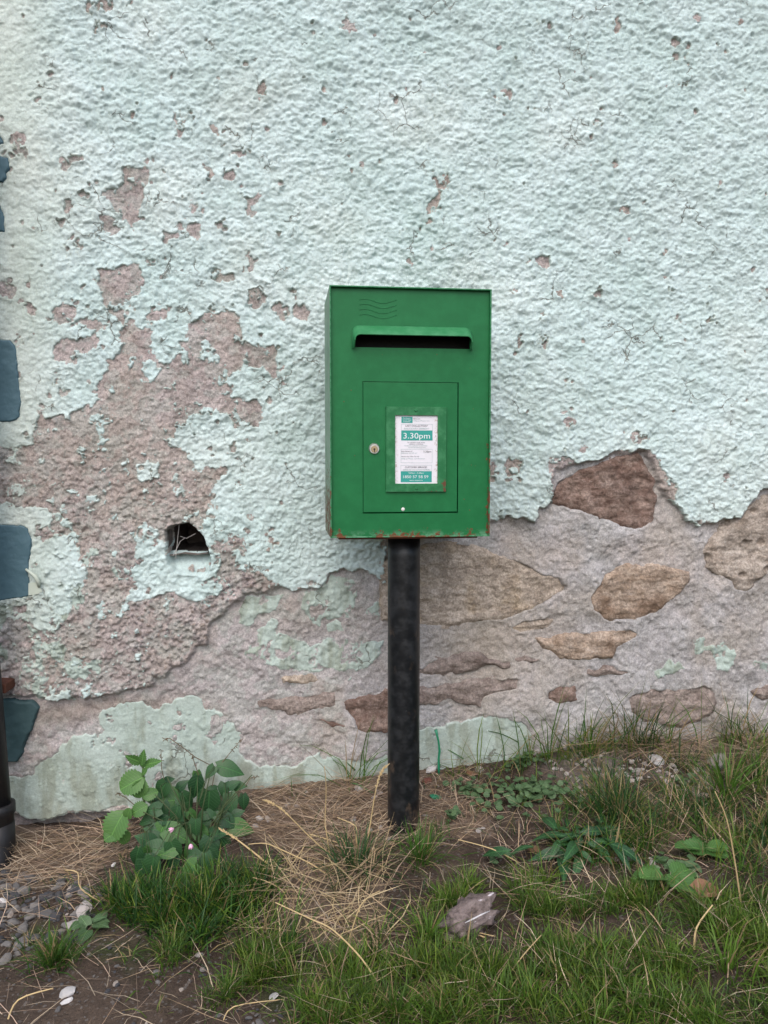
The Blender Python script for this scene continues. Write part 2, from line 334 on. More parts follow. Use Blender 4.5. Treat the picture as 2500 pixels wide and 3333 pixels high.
for pl in ([(510, 1075), (545, 1065), (560, 1110), (625, 1130), (600, 1150), (545, 1145), (515, 1130)], [(865, 575), (930, 580), (905, 620), (915, 660), (880, 670), (868, 630)],
           [(1035, 640), (1060, 655), (1100, 700), (1070, 695)], [(1005, 825), (1035, 830), (1060, 880), (1030, 870)], [(1110, 870), (1160, 860), (1165, 885), (1120, 890)],
           [(945, 1000), (970, 1005), (978, 1045), (955, 1040)], [(1180, 960), (1240, 980), (1290, 960), (1285, 1000), (1240, 1020), (1245, 1060), (1205, 1060), (1230, 1010)],
           [(810, 1150), (880, 1145), (885, 1165), (835, 1175), (835, 1205), (805, 1195)], [(720, 1280), (765, 1275), (760, 1310), (725, 1305)],
           [(1215, 1245), (1240, 1240), (1280, 1290), (1240, 1310), (1250, 1345), (1220, 1345)], [(1040, 1330), (1095, 1330), (1100, 1360), (1150, 1365), (1130, 1400), (1070, 1390), (1040, 1365)],
           [(490, 1380), (560, 1360), (600, 1325), (650, 1330), (700, 1370), (700, 1440), (660, 1470), (640, 1508), (520, 1508)], [(60, 700), (100, 675), (130, 680), (135, 720), (100, 740), (70, 725)],
           [(330, 780), (400, 770), (410, 800), (360, 810)], [(320, 985), (350, 980), (370, 1030), (345, 1050)], [(395, 960), (430, 950), (440, 975), (400, 985)], [(295, 1070), (340, 1080), (330, 1105), (310, 1110)],
           [(10, 1400), (60, 1390), (85, 1430), (75, 1470), (10, 1470)], [(1220, 1440), (1290, 1430), (1300, 1480), (1280, 1508), (1225, 1490)]):
    bare_polys.append(W('2', pl))
for pl in ([(105, 125), (160, 135), (200, 170), (180, 205), (130, 170)], [(270, 170), (330, 140), (385, 170), (370, 210), (310, 240), (280, 200)],
           [(270, 350), (330, 300), (400, 310), (470, 270), (495, 300), (490, 360), (440, 370), (400, 400), (380, 420), (330, 410), (260, 420)], [(1225, 90), (1270, 75), (1300, 100), (1280, 150), (1240, 160)],
           [(1340, 145), (1385, 140), (1420, 170), (1400, 230), (1360, 190)], [(820, 150), (850, 155), (840, 185), (815, 180)], [(300, 550), (355, 560), (330, 590), (300, 575)],
           [(1130, 830), (1160, 825), (1160, 860), (1130, 860)], [(1165, 1005), (1190, 1010), (1180, 1040)], [(1320, 1250), (1350, 1290), (1330, 1310)]):
    bare_polys.append(W('3', pl))
for pl in ([(510, 220), (570, 190), (590, 210), (575, 260), (520, 255)], [(1060, 90), (1110, 75), (1130, 110), (1100, 130), (1060, 120)], [(750, 40), (790, 20), (800, 45), (770, 65)], [(460, 380), (475, 400), (470, 430)],
           [(705, 195), (760, 180), (850, 205), (930, 190), (980, 155), (1090, 150), (1135, 170), (1190, 240), (1240, 300), (1255, 330), (1235, 372), (1190, 340), (1165, 300), (1100, 300), (720, 330)]):
    bare_polys.append(W('5', pl))
islands = [W('3', p) for p in ([(490, 820), (530, 815), (530, 865), (490, 865)], [(680, 930), (730, 900), (780, 915), (785, 960), (740, 1000), (710, 1005), (690, 975)], [(670, 490), (700, 430), (740, 420), (800, 460), (770, 515), (700, 515)], [(430, 1080), (480, 1060), (480, 1110), (440, 1115)],
           [(-300, 1090), (0, 1105), (60, 1110), (120, 1120), (200, 1125), (260, 1140), (345, 1150), (330, 1185), (360, 1250), (420, 1260), (400, 1330), (410, 1390), (440, 1430), (445, 1470), (440, 1510), (390, 1520), (355, 1565), (375, 1620), (315, 1700), (285, 1725), (225, 1735), (175, 1705), (135, 1665), (140, 1610), (0, 1590), (-300, 1600)])]
islands += [W('4', [(590, -60), (590, 0), (560, 60), (560, 110), (530, 210), (545, 205), (575, 150), (650, 145), (720, 120), (750, 115), (800, 120), (850, 150), (880, 140), (915, 115), (918, 0), (880, -60)]), W('4', [(415, 210), (445, 205), (445, 265), (420, 270)]), W('4', [(190, 640), (180, 610), (230, 580), (290, 565), (305, 590), (270, 620), (280, 650), (240, 675), (200, 665)])]
# lime-mortar zone below the edge of the thick render
LOW = [(-400, 2272), (47, 2262), (235, 2270), (353, 2254), (494, 2227), (564, 2168), (603, 2164), (631, 2121), (635, 2098), (674, 2090), (690, 2019), (737, 1980), (784, 1949), (823, 1929)]
LOW += [px('4', p) for p in [(1170, 135), (1230, 155), (1290, 145), (1350, 135), (1380, 80), (1440, 58), (1510, 72), (1570, 95), (1610, 125)]]
LOW += [px('5', p) for p in [(0, 515), (165, 530), (460, 462), (500, 452), (540, 442), (600, 442), (650, 457), (670, 402), (715, 392), (722, 340), (730, 300), (735, 250), (800, 215), (930, 195), (990, 158), (1090, 160), (1130, 185), (1160, 240), (1185, 300), (1200, 340), (1230, 370), (1270, 400), (1300, 440), (1340, 480), (1400, 462), (1450, 448), (1530, 440), (1560, 400), (1590, 350), (1640, 320), (1700, 300), (2100, 330)]]
LOW += [(3200, 3200), (-400, 3200)]
LOWW = [tuple(on_y(p)[[0, 2]]) for p in LOW]
low_paint = [W('m', p) for p in ([(230, 800), (300, 700), (450, 660), (640, 680), (560, 830), (420, 860), (330, 950), (230, 920)], [(840, 660), (1060, 560), (1080, 500), (1300, 520), (1320, 640), (1290, 800), (1240, 900), (1060, 910), (1040, 860), (980, 970), (860, 900), (800, 820)],
            [(1390, 830), (1500, 730), (1550, 850), (1490, 920)], [(290, 1200), (370, 1050), (540, 900), (600, 940), (560, 1020), (700, 1090), (900, 1160), (1060, 1060), (1180, 1040), (1300, 1100), (1560, 1110), (1560, 1240), (1480, 1320), (1300, 1390), (1120, 1370), (880, 1400), (740, 1390), (560, 1330), (380, 1300), (290, 1260)], [(1040, 980), (1140, 920), (1200, 1020), (1100, 1050)])]
low_paint += [W('5', p) for p in ([(1330, 970), (1380, 960), (1400, 1010), (1350, 1040)], [(1380, 1000), (1500, 985), (1525, 1030), (1490, 1110), (1440, 1100), (1420, 1050)], [(1160, 1100), (1240, 1050), (1300, 1090), (1250, 1125), (1180, 1130)], [(1600, 1060), (1680, 1040), (1700, 1110), (1620, 1105)])]
plinth = [W('4', [(-300, 960), (30, 930), (90, 925), (150, 920), (155, 880), (200, 850), (260, 800), (300, 765), (420, 745), (410, 660), (440, 640), (530, 615), (590, 620), (650, 640), (700, 625), (760, 595), (830, 600), (860, 640), (920, 660), (980, 700), (1010, 750), (1000, 800), (1010, 850), (1060, 870), (1130, 880), (1180, 885), (1240, 870), (1290, 840), (1330, 830), (1420, 850), (1510, 865), (1560, 860), (1610, 830), (1640, 1100), (1000, 1160), (560, 1055), (300, 1070), (240, 1092), (130, 1110), (60, 1070), (-300, 1060)]),
          W('5', [(100, 1370), (160, 1360), (260, 1345), (420, 1310), (600, 1320), (640, 1380), (620, 1440), (660, 1530), (100, 1600)])]
HOLE = W('3', [(832, 1232), (870, 1212), (930, 1217), (970, 1240), (1000, 1275), (1013, 1320), (1008, 1352), (960, 1358), (900, 1352), (850, 1362), (828, 1355), (838, 1310), (842, 1270)])
SILL = W('3', [(815, 1250), (838, 1215), (930, 1200), (985, 1240), (1015, 1290), (1030, 1350), (1045, 1400), (1030, 1450), (950, 1465), (860, 1455), (825, 1410)])
stone_defs = [
 ('red', 'red-brown split stone with pale scars, set below the flaking paint', '5', [(720, 345), (740, 290), (800, 260), (830, 235), (900, 215), (960, 200), (1000, 170), (1060, 165), (1100, 172), (1120, 210), (1150, 262), (1165, 310), (1185, 340), (1180, 390), (1165, 450), (1130, 480), (1080, 500), (1020, 490), (960, 460), (880, 435), (800, 420), (720, 390)]),
 ('tan', 'broad tan sandstone behind the black post', '5', [(-25, 690), (10, 600), (165, 560), (260, 545), (380, 560), (440, 580), (490, 615), (560, 620), (640, 650), (700, 690), (760, 700), (800, 740), (790, 770), (730, 800), (680, 830), (590, 870), (520, 895), (400, 905), (280, 915), (100, 900), (-20, 880)]),
 ('rust', 'rounded buff stone with rust-dark stain', '5', [(900, 840), (890, 790), (915, 740), (950, 690), (990, 655), (1050, 640), (1130, 655), (1210, 645), (1260, 655), (1300, 680), (1310, 710), (1280, 760), (1230, 800), (1200, 840), (1140, 870), (1080, 895), (1000, 895), (950, 890)]),
 ('grey', 'pitted buff stone with small holes', '5', [(1370, 590), (1390, 545), (1430, 510), (1450, 460), (1530, 440), (1580, 380), (1659, 330), (1760, 330), (1800, 520), (1760, 660), (1659, 690), (1600, 740), (1560, 775), (1500, 760), (1490, 720), (1430, 690), (1385, 650)]),
 ('tan', None, '5', [(550, 920), (600, 890), (700, 870), (740, 885), (700, 920), (640, 945), (590, 955)]),
 ('rust', None, '5', [(640, 980), (700, 960), (800, 945), (950, 930), (1060, 920), (1100, 945), (1095, 970), (1010, 1000), (980, 1050), (900, 1060), (760, 1060), (700, 1020)]),
 ('dark', None, '5', [(100, 1100), (165, 1090), (240, 1050), (330, 1030), (420, 1035), (480, 1060), (550, 1065), (540, 1090), (440, 1095), (380, 1115), (230, 1130), (100, 1130)]),
 ('dark', None, '5', [(60, 1180), (165, 1170), (300, 1160), (420, 1140), (560, 1130), (600, 1140), (580, 1190), (480, 1210), (440, 1230), (420, 1270), (350, 1240), (165, 1250), (60, 1240)]),
 ('red', None, '5', [(700, 1200), (760, 1170), (830, 1180), (830, 1230), (760, 1255), (710, 1240)]),
 ('dark', 'dark brown stone above the straw', '5', [(1060, 1200), (1150, 1180), (1290, 1185), (1390, 1155), (1430, 1190), (1440, 1240), (1400, 1310), (1370, 1340), (1250, 1345), (1120, 1330), (1060, 1290)]),
 ('dark', None, '4', [(1075, 605), (1150, 602), (1290, 585), (1390, 570), (1395, 630), (1330, 650), (1240, 670), (1130, 655), (1080, 640)]),
 ('red', None, '4', [(1420, 610), (1500, 590), (1610, 570), (1670, 600), (1660, 740), (1530, 750), (1480, 730), (1460, 690), (1430, 650)]),
 ('red', None, '4', [(1330, 690), (1380, 685), (1450, 715), (1430, 728), (1370, 718)]),
 ('dark', None, '5', [(870, 1098), (960, 1090), (1050, 1095), (1058, 1118), (960, 1130), (870, 1122)]),
 ('dark', None, '5', [(1590, 1195), (1660, 1175), (1740, 1190), (1720, 1240), (1640, 1235)]),
 ('dark', None, '5', [(560, 1050), (620, 1035), (670, 1050), (640, 1070), (580, 1068)]),
 ('tan', None, '4', [(1170, 505), (1290, 500), (1340, 530), (1280, 548), (1180, 530)]),
]
quoins = [W('0', [(-170, 448), (14, 452), (26, 470), (27, 482), (4, 488), (2, 522), (30, 524), (38, 556), (36, 565), (26, 575), (30, 590), (20, 605), (2, 604), (4, 648), (20, 690), (26, 725), (27, 760), (-170, 765)]),
          W('3', [(-260, 300), (0, 310), (70, 318), (92, 345), (94, 440), (106, 520), (112, 600), (119, 690), (90, 702), (0, 708), (-260, 705)]),
          W('3', [(-260, 1210), (0, 1216), (135, 1216), (150, 1230), (160, 1290), (165, 1400), (163, 1460), (170, 1480), (175, 1560), (120, 1572), (0, 1580), (-260, 1580)]),
          W('4', [(-240, 595), (20, 600), (60, 598), (140, 605), (175, 640), (150, 700), (130, 750), (115, 800), (90, 855), (25, 865), (-240, 862)])]
stone_polys = [W(c, p) for _, _, c, p in stone_defs]

def axis(a, b, d0, d1, st, co):
    m = np.arange(d0, d1 + st / 2, st)
    return np.concatenate([np.arange(a, d0 - co / 2, co), m, np.arange(m[-1] + co, b, co)])
GX = axis(-1.06, 2.6, -0.87, 1.26, 0.0024, 0.011)
GZ = axis(-0.35, 3.2, -0.12, 2.13, 0.0024, 0.011)
X, Z = np.meshgrid(GX, GZ)
wx = X + fbm(X, Z, 0.030, 11, 4, .6) * 0.0065; wz = Z + fbm(X, Z, 0.030, 51, 4, .6) * 0.0065
wx2 = X + fbm(X, Z, 0.040, 13, 4) * 0.004; wz2 = Z + fbm(X, Z, 0.040, 53, 4) * 0.004

low_sd = polysd(LOWW, wx, wz)
bare = np.full(X.shape, -0.04)
for p in bare_polys: bare = np.maximum(bare, polysd(p, wx, wz))
for p in islands: bare = np.minimum(bare, -polysd(p, wx, wz))
bare = np.maximum(bare, low_sd)
jag = fbm(X, Z, .014, 83, 4, .65)
up_sd = -bare + np.where(np.abs(bare) < .015, jag * .0030, 0)
flecks = fbm(X, Z, .026, 85, 5, .68) - .55 - np.clip(bare, 0, .04) * 9 - 9 * (low_sd > -.004)
up_sd = np.where(bare > 0, np.maximum(up_sd, np.clip(flecks * .010, -.04, .01)), up_sd)
# single pebbles and flecks that have shed their paint; more of them towards the left and near the bare area
f1, rid, f2 = worley(X + fbm(X, Z, .01, 5, 2) * .003, Z + fbm(X, Z, .01, 6, 2) * .003, 0.021, 900)
dens = 0.018 + 0.05 * sstep(0.35, -0.75, X) * sstep(2.0, 1.1, Z) + 0.10 * sstep(0.04, 0.0, up_sd)
spot = np.where(rid < dens, 0.0040 * (0.4 + 1.3 * (rid * 997 % 1)) - f1 * 0.021, -0.02)
fl = fbm(X, Z, 0.07, 77, 5, .62)
spot = np.maximum(spot, (fl - (1.22 - 0.30 * sstep(0.2, -0.7, X) * sstep(2.1, 1.3, Z))) * 0.02)
up_sd = np.minimum(up_sd, -spot)
lp_sd = np.full(X.shape, -0.04)
for p in low_paint: lp_sd = np.maximum(lp_sd, polysd(p, wx, wz))
lp_sd = np.minimum(lp_sd, (0.62 - fbm(X, Z, 0.035, 81, 5, .65)) * 0.012)
# worn paint rags left on the rough render by the lower quoins
rag = (fbm(X, Z, 0.05, 91, 5, .65) - 0.10 - 1.6 * sstep(-0.66, -0.45, X) - 2 * sstep(.62, .80, Z) - 2 * sstep(.30, .22, Z)) * 0.012
lp_sd = np.maximum(lp_sd, np.clip(rag, -.04, .02))
pl_sd = np.full(X.shape, -0.04)
for p in plinth: pl_sd = np.maximum(pl_sd, polysd(p, wx, wz))
pl_sd = np.minimum(pl_sd, (1.0 - fbm(X, Z, .05, 87, 5, .62)) * .02)
hole_sd = polysd(HOLE, wx2, wz2); sill_sd = polysd(SILL, wx2, wz2)
st_sd = np.full(X.shape, -0.04)
for p in stone_polys: st_sd = np.maximum(st_sd, polysd(p, wx2, wz2))

und = fbm(X, Z, 0.45, 1, 3) * 0.009
q_sd = np.full(X.shape, -0.04)
for p in quoins: q_sd = np.maximum(q_sd, polysd(p, wx2, wz2))
grit = fbm(X, Z, 0.022, 21, 4, .62)
lump = fbm(X, Z, 0.085, 25, 4, .55)
thick = sstep(0.006, -0.006, low_sd)
# exposed aggregate
a1, ar, a2 = worley(X + grit * .002, Z + lump * .003, 0.0105, 300)
agg = np.where(ar < 0.55, np.clip(1 - (a1 / 0.52) ** 2, 0, 1), 0)
coarse = sstep(1.15, 0.55, Z) * thick
base = und + thick * 0.013 + lump * 0.0032 + grit * 0.0024 + agg * (0.0016 + 0.0030 * coarse) * thick
pt, ptr, _ = worley(X + grit * .002, Z, .0125, 340); base -= np.where(ptr < .30, np.clip(1 - (pt / .36) ** 2, 0, 1), 0) * (.0016 + .0040 * coarse) * thick
w3, w3r, _ = worley(X + lump * .004, Z + grit * .003, .022, 360); base += np.where(w3r < .4, np.clip(1 - (w3 / .5) ** 2, 0, 1), 0) * .0040 * (.35 + coarse) * thick
m1, m1r, _ = worley(X + grit * .004, Z + lump * .004, .017, 380); base += (1 - thick) * (np.where(m1r < .5, np.clip(1 - (m1 / .5) ** 2, 0, 1), 0) * .0022 - np.where(m1r > .9, np.clip(1 - (m1 / .3) ** 2, 0, 1), 0) * .004)
stp = sstep(-.004, .004, lump * 0.006)
base += (1 - thick) * (stp * 0.004 + fbm(X, Z, .18, 31, 3) * .006)
base -= sstep(0.003, 0.014, st_sd) * 0.022 * (1 - .0 * thick)
pl_m = sstep(-.003, .003, pl_sd)
base_pl = base * (1 - pl_m) + pl_m * (und - .001)
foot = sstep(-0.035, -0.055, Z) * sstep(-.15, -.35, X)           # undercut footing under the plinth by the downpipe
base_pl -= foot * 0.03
# dashed roughcast
b1, br_, _ = worley(X + grit * .003, Z + lump * .006, 0.0135, 400)
b3, br3, _ = worley(X, Z + grit * .003, 0.0078, 460)
b5, br5, _ = worley(X + lump * .006, Z, 0.027, 520)
dash = np.clip(1 - (b1 / (.30 + .38 * br_)) ** 2, 0, 1) * (.25 + br_) * .0036
dash = np.maximum(dash, np.clip(1 - (b3 / (.3 + .3 * br3)) ** 2, 0, 1) * (.2 + br3) * .0021)
dash = np.maximum(dash, np.where(br5 < .35, np.clip(1 - (b5 / .5) ** 2, 0, 1) * .0050, 0))
dash += fbm(X + .4 * Z, Z, 0.034, 41, 4, .6) * .0022 + fbm(X * .6, Z, 0.011, 44, 3, .65) * .0020
pit, pr, _ = worley(X, Z, .012, 480); dash -= np.where(pr < .13, np.clip(1 - (pit / .25) ** 2, 0, 1) * .0032, 0)
dash += fbm(X, Z, .006, 47, 2) * .0011
smooth_l = sstep(-0.60, -0.80, X)                                   # hand-trowelled margin beside the quoins
dash *= 1 - .55 * smooth_l
edge = np.clip(up_sd, -.04, .04)
curl = np.exp(-np.clip(edge, 0, 1) / .007) * (.0035 + .0035 * fbm(X, Z, .05, 61, 3)) * sstep(.25, .6, vnoise(X, Z, .04, 66) * .5 + .5)
sub = und + 0.013 + lump * .0022
paint_up = sub + 0.0022 + dash * .88 + np.clip(curl, 0, .006)
fall = sstep(0.0015, -0.0022, edge)
paint_up = paint_up * (1 - fall) + (base - .006) * fall
paint_lp = base + .0015 + fbm(X, Z, .02, 71, 3) * .0008
fl2 = sstep(.0012, -.0015, lp_sd); paint_lp = paint_lp * (1 - fl2) + (base - .004) * fl2
paint_pl = und + .0025 + fbm(X, Z, .03, 73, 4) * .0016 + np.clip(1 - (b1 / .3) ** 2, 0, 1) * np.where(br_ < .18, .0016, 0)
fl3 = sstep(.0015, -.0018, pl_sd); paint_pl = paint_pl * (1 - fl3) + (base_pl - .004) * fl3
paint = np.maximum(np.maximum(paint_up, paint_lp), paint_pl)
bare_h = np.where(pl_sd > 0, np.minimum(base, base_pl), base_pl)
z_lo, z_hi = min(p[1] for p in SILL), min(p[1] for p in SILL) + .078
scoop = sstep(0, .006, sill_sd) * (.055 * np.clip((Z - z_lo) / (z_hi - z_lo), 0, 1) + .004)
paint = paint * (1 - .6 * sstep(0, .01, sill_sd)) - scoop; bare_h = bare_h - scoop
mx = np.maximum(np.maximum(edge, lp_sd), pl_sd)
paint -= sstep(0, .004, q_sd) * .007; bare_h -= sstep(0, .004, q_sd) * .006

def fmin(a): return np.minimum(np.minimum(a[:-1, :-1], a[1:, :-1]), np.minimum(a[:-1, 1:], a[1:, 1:]))
def fmax(a): return np.maximum(np.maximum(a[:-1, :-1], a[1:, :-1]), np.maximum(a[:-1, 1:], a[1:, 1:]))
notvoid = fmin(hole_sd) < 0
# colours of the materials themselves
def mixc(a, b, t): return np.array(a) * (1 - t[..., None]) + np.array(b) * t[..., None]
var = fbm(X, Z, .22, 101, 4) * .5 + .5; sp = fbm(X, Z, .012, 103, 3) * .5 + .5
pc = mixc((.475, .590, .580), (.545, .640, .635), np.clip(var, 0, 1))
pc = mixc(pc, (.52, .56, .49), np.clip(smooth_l * .6 + sstep(.62, .9, var) * .15, 0, 1))
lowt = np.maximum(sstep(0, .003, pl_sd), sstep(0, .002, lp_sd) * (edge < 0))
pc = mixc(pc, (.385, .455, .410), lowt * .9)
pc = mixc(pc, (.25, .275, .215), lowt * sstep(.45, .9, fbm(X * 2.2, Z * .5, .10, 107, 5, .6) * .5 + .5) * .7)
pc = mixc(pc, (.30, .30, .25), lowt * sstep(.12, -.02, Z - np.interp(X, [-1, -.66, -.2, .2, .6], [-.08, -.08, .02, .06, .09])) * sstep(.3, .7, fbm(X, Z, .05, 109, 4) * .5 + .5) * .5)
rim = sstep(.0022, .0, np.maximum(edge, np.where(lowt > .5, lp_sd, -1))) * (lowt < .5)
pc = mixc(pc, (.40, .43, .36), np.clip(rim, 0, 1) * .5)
mort = mixc((.530, .510, .512), (.430, .410, .408), np.clip(fbm(X, Z, .06, 111, 5) * .6 + .5, 0, 1))
mort = mixc(mort, (.48, .43, .40), sstep(.1, .8, fbm(X, Z, .16, 113, 4)) * .55)
pink = mixc((.545, .475, .462), (.440, .375, .358), np.clip(fbm(X, Z, .09, 117, 5) * .6 + .5, 0, 1))
t3 = (ar * 57.0) % 1
stonec = np.where((t3 < .45)[..., None], np.array((.20, .18, .185)), np.where((t3 < .8)[..., None], np.array((.30, .245, .215)), np.array((.50, .44, .41))))
am = sstep(.25, .50, agg) * (t3 < .9) * (.28 + .60 * coarse) * sstep(.0, .5, fbm(X, Z, .2, 119, 3) * .5 + .5)
pink = mixc(pink, 0 * pink, am * 0) * (1 - am[..., None]) + stonec * am[..., None]
bc = pink * thick[..., None] + mort * (1 - thick[..., None])
bc = mixc(bc, (.520, .450, .440), sstep(0.35, -.55, X) * (1 - thick) * .6)
spk = _h(np.floor(X / .0048), np.floor(Z / .0048), 5) * .5 + _h(np.floor(X / .0024), np.floor(Z / .0024), 6) * .5
bc = bc * (.80 + .40 * spk)[..., None]
bc = mixc(bc, (.46, .395, .34), sstep(.35, .9, fbm(X, Z, .13, 123, 4) * .5 + .5) * .5)
res = sstep(.50, .68, fbm(X, Z, .030, 127, 5, .65) * .5 + .5 + .12 * sstep(-.2, -.7, X)); bc = mixc(bc, (.47, .52, .48), res * .34 * sstep(.25, -.05, X))
dirtb = sstep(.06, .0, np.abs(Z - .235 - .02 * fbm(X, Z, .2, 129, 2))) * sstep(-.20, -.40, X) * (1 - thick); bc = mixc(bc, (.31, .255, .215), dirtb * .7)
buff = np.exp(-(((X - .42) / .16) ** 2 + ((Z - .40) / .12) ** 2)); bc = mixc(bc, (.46, .39, .315), buff * .7)
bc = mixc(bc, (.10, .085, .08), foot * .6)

wall = tag(empty('house_wall', (0, 0, 0)), 'pale mint roughcast house wall with peeling paint, bare render and exposed stones behind the post box', 'wall')
def surf(h): return np.stack([X, -h, Z], -1)
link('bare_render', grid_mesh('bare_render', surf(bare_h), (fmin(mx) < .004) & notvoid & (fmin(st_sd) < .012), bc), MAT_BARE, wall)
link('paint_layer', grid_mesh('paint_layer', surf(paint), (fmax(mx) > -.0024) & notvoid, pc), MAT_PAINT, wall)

def patch(name, poly, hfun, mat, step=.0028, pad=.006, warp=(.004, .03), seed=0):
    P = np.array(poly); x0, z0 = P.min(0) - pad; x1, z1 = P.max(0) + pad
    x, z = np.meshgrid(np.arange(x0, x1 + step, step), np.arange(z0, z1 + step, step))
    sd = polysd(poly, x + fbm(x, z, .04, 13, 4) * warp[0], z + fbm(x, z, .04, 53, 4) * warp[0])
    h = hfun(x, z, sd)
    return link(name, grid_mesh(name, np.stack([x, -h, z], -1), fmax(sd) > -.004), mat, wall)
for i, ((kind, lab, c, p), poly) in enumerate(zip(stone_defs, stone_polys)):
    big = (max(q[0] for q in poly) - min(q[0] for q in poly)) > .15
    rngs = random.Random(i); tiltx = rngs.uniform(-.05, .05); tz = rngs.uniform(-.10, .06); lv = rngs.uniform(-.002, .003)
    cx = sum(q[0] for q in poly) / len(poly); cz = sum(q[1] for q in poly) / len(poly)
    def hf(x, z, sd, i=i, big=big):
        strata = fbm(x * .35 + z * (.12 if i % 2 else -.15), z, .022, 200 + i, 4, .6)
        ter = np.floor(fbm(x * .5, z, .07, 230 + i, 3) * 3) / 3
        h = fbm(x, z, .45, 1, 3) * .009 + lv + sstep(-.002, .016, sd) * .007 + .0005
        h = h + (strata * .0030 + ter * .0040 + fbm(x, z, .05, 270 + i, 3) * .003 + fbm(x, z, .012, 260 + i, 3) * .0010) * sstep(0, .01, sd) + tiltx * (x - cx) + tz * (z - cz)
        if i == 3:
            w1, wr, _ = worley(x * .7, z, .032, 77); h = h - np.where(wr < .4, np.clip(1 - (w1 / .35) ** 2, 0, 1) * .012, 0)
        return h - sstep(.001, -.004, sd) * .02
    o = patch('stone', poly, hf, STONES[kind], .0030 if big else .0024, warp=(.008, .03))
    if lab: o['label'] = lab
# painted quoins at the corner of the house
for qp in quoins:
    patch('quoin', qp, lambda x, z, sd: fbm(x, z, .45, 1, 3) * .009 + .0190 + fbm(x, z, .06, 240, 4) * .0016 + fbm(x, z, .012, 247, 3) * .0005 - sstep(.0015, -.002, sd) * .03, MAT_QUOIN if qp is not quoins[-1] else MAT_QUOIN2, .0028, warp=(.005, .03))
# the knocked-out hole: dark shaft behind the scooped sill
bm = bmesh.new(); H2 = np.array(HOLE); hc = H2.mean(0)
r0 = [bm.verts.new((hc[0] + (p[0] - hc[0]) * 1.12, .0, hc[1] + (p[1] - hc[1]) * 1.14)) for p in H2]
r1 = [bm.verts.new((hc[0] + (p[0] - hc[0]) * 1.05, .10, hc[1] + (p[1] - hc[1]) * 1.1)) for p in H2]
r2 = [bm.verts.new((hc[0] + (p[0] - hc[0]) * .9, .24, hc[1] + (p[1] - hc[1]) * .9)) for p in H2]
for a, b in ((r0, r1), (r1, r2)):
    for k in range(len(a)): bm.faces.new((a[k], a[(k + 1) % len(a)], b[(k + 1) % len(a)], b[k]))
bm.faces.new(r2)
MAT_SHAFT = mat_plain('hole_rubble', (.16, .13, .12), (.27, .23, .21), 50, .95, .008)
link('hole_shaft', bm_done(bm, 'hole_shaft'), MAT_SHAFT, wall)
bm = bmesh.new()
for a, b, c in (((880, 1215), (872, 1290), (862, 1385)), ((905, 1285), (885, 1300), (850, 1370)), ((960, 1262), (915, 1285), (885, 1275))):
    tube([on_y(px('3', q), .0 if k != 1 else .012) for k, q in enumerate((a, b, c))], .0007, 4, True, bm)
link('cobweb', bm_done(bm, 'cobweb'), mat_plain('cobweb', (.4, .38, .36), (.5, .48, .46)), wall)
bm = bmesh.new(); bbox(bm, -1.06, 2.6, .26, .60, -.35, 3.2); bbox(bm, -1.075, -1.06, -.012, .60, -.35, 3.2); bbox(bm, -1.06, 2.6, -.02, .26, 3.2, 3.23)
link('wall_core', bm_done(bm, 'wall_core'), mat_plain('side_render', (.46, .57, .53), (.53, .63, .59), 30, .9, .004), wall)
# loose curl of paint by the second lowest quoin
bm = bmesh.new(); pts = [on_y(px('4', q), -.028 - .010 * math.sin(k * .8)) for k, q in enumerate([(108, 68), (125, 80), (145, 95), (160, 118), (162, 140)])]
tube(pts, [.003, .004, .005, .006, .004], 6, True, bm)
q = [on_y(px('4', p), -.027) for p in [(118, 125), (150, 122), (178, 160), (150, 172), (118, 176)]]; bm.faces.new([bm.verts.new(v) for v in q])
link('paint_curl', bm_done(bm, 'paint_curl', True), mat_plain('curled_paint', (.46, .52, .44), (.55, .60, .52)), wall)

# ================================================================== GROUND
WBX = [-3, -.80, -.66, -.53, -.22, .02, .22, .44, .57, .70, .87, 1.22, 3]
WBZ = [-.10, -.082, -.078, -.045, .014, .048, .056, .068, .098, .128, .126, .118, .115]
def gz(x, y):
    w = np.exp(-np.clip(-y, 0, 9) / .22); xc = np.clip(x, -1.2, 1.6)
    z = w * np.interp(x, WBX, WBZ) + (1 - w) * (-.049 + .09 * xc - .03 * np.clip(-y - .6, 0, 1.5))
    near = np.exp(-((x - .3) ** 2 + (y + .5) ** 2) / 3)
    z = z + (fbm(x, y, .22, 601, 3) * .012 + fbm(x, y, .05, 607, 3) * .004) * near
    return z
def ground_hit(uv):
    r = ray(*uv); lo, hi = .3, 6.0
    t = np.linspace(.5, 4, 1400); P = CAM + r * t[:, None]; d = P[:, 2] - gz(P[:, 0], P[:, 1])
    k = np.argmax((d < 0) | (P[:, 1] > -.012)); return P[k]
gx = np.concatenate([[-30, -14, -6, -3, -2], np.arange(-1.4, 1.75, .007), [2, 3, 6, 14, 30]])
gy = np.concatenate([[-30, -14, -6, -3, -2.2], np.arange(-1.6, .05, .007), [.3, 1, 3, 8, 30]])
QX, QY = np.meshgrid(gx, gy); QZ = gz(QX, QY) + fbm(QX, QY, .016, 611, 3) * .0028
def inpoly(uv, polys):
    m = np.zeros(len(uv), bool)
    for p in polys: m |= polysd(p, uv[:, 0], uv[:, 1], pad=5) > 0
    return m
def PP(c, pts): return [px(c, p) for p in pts]
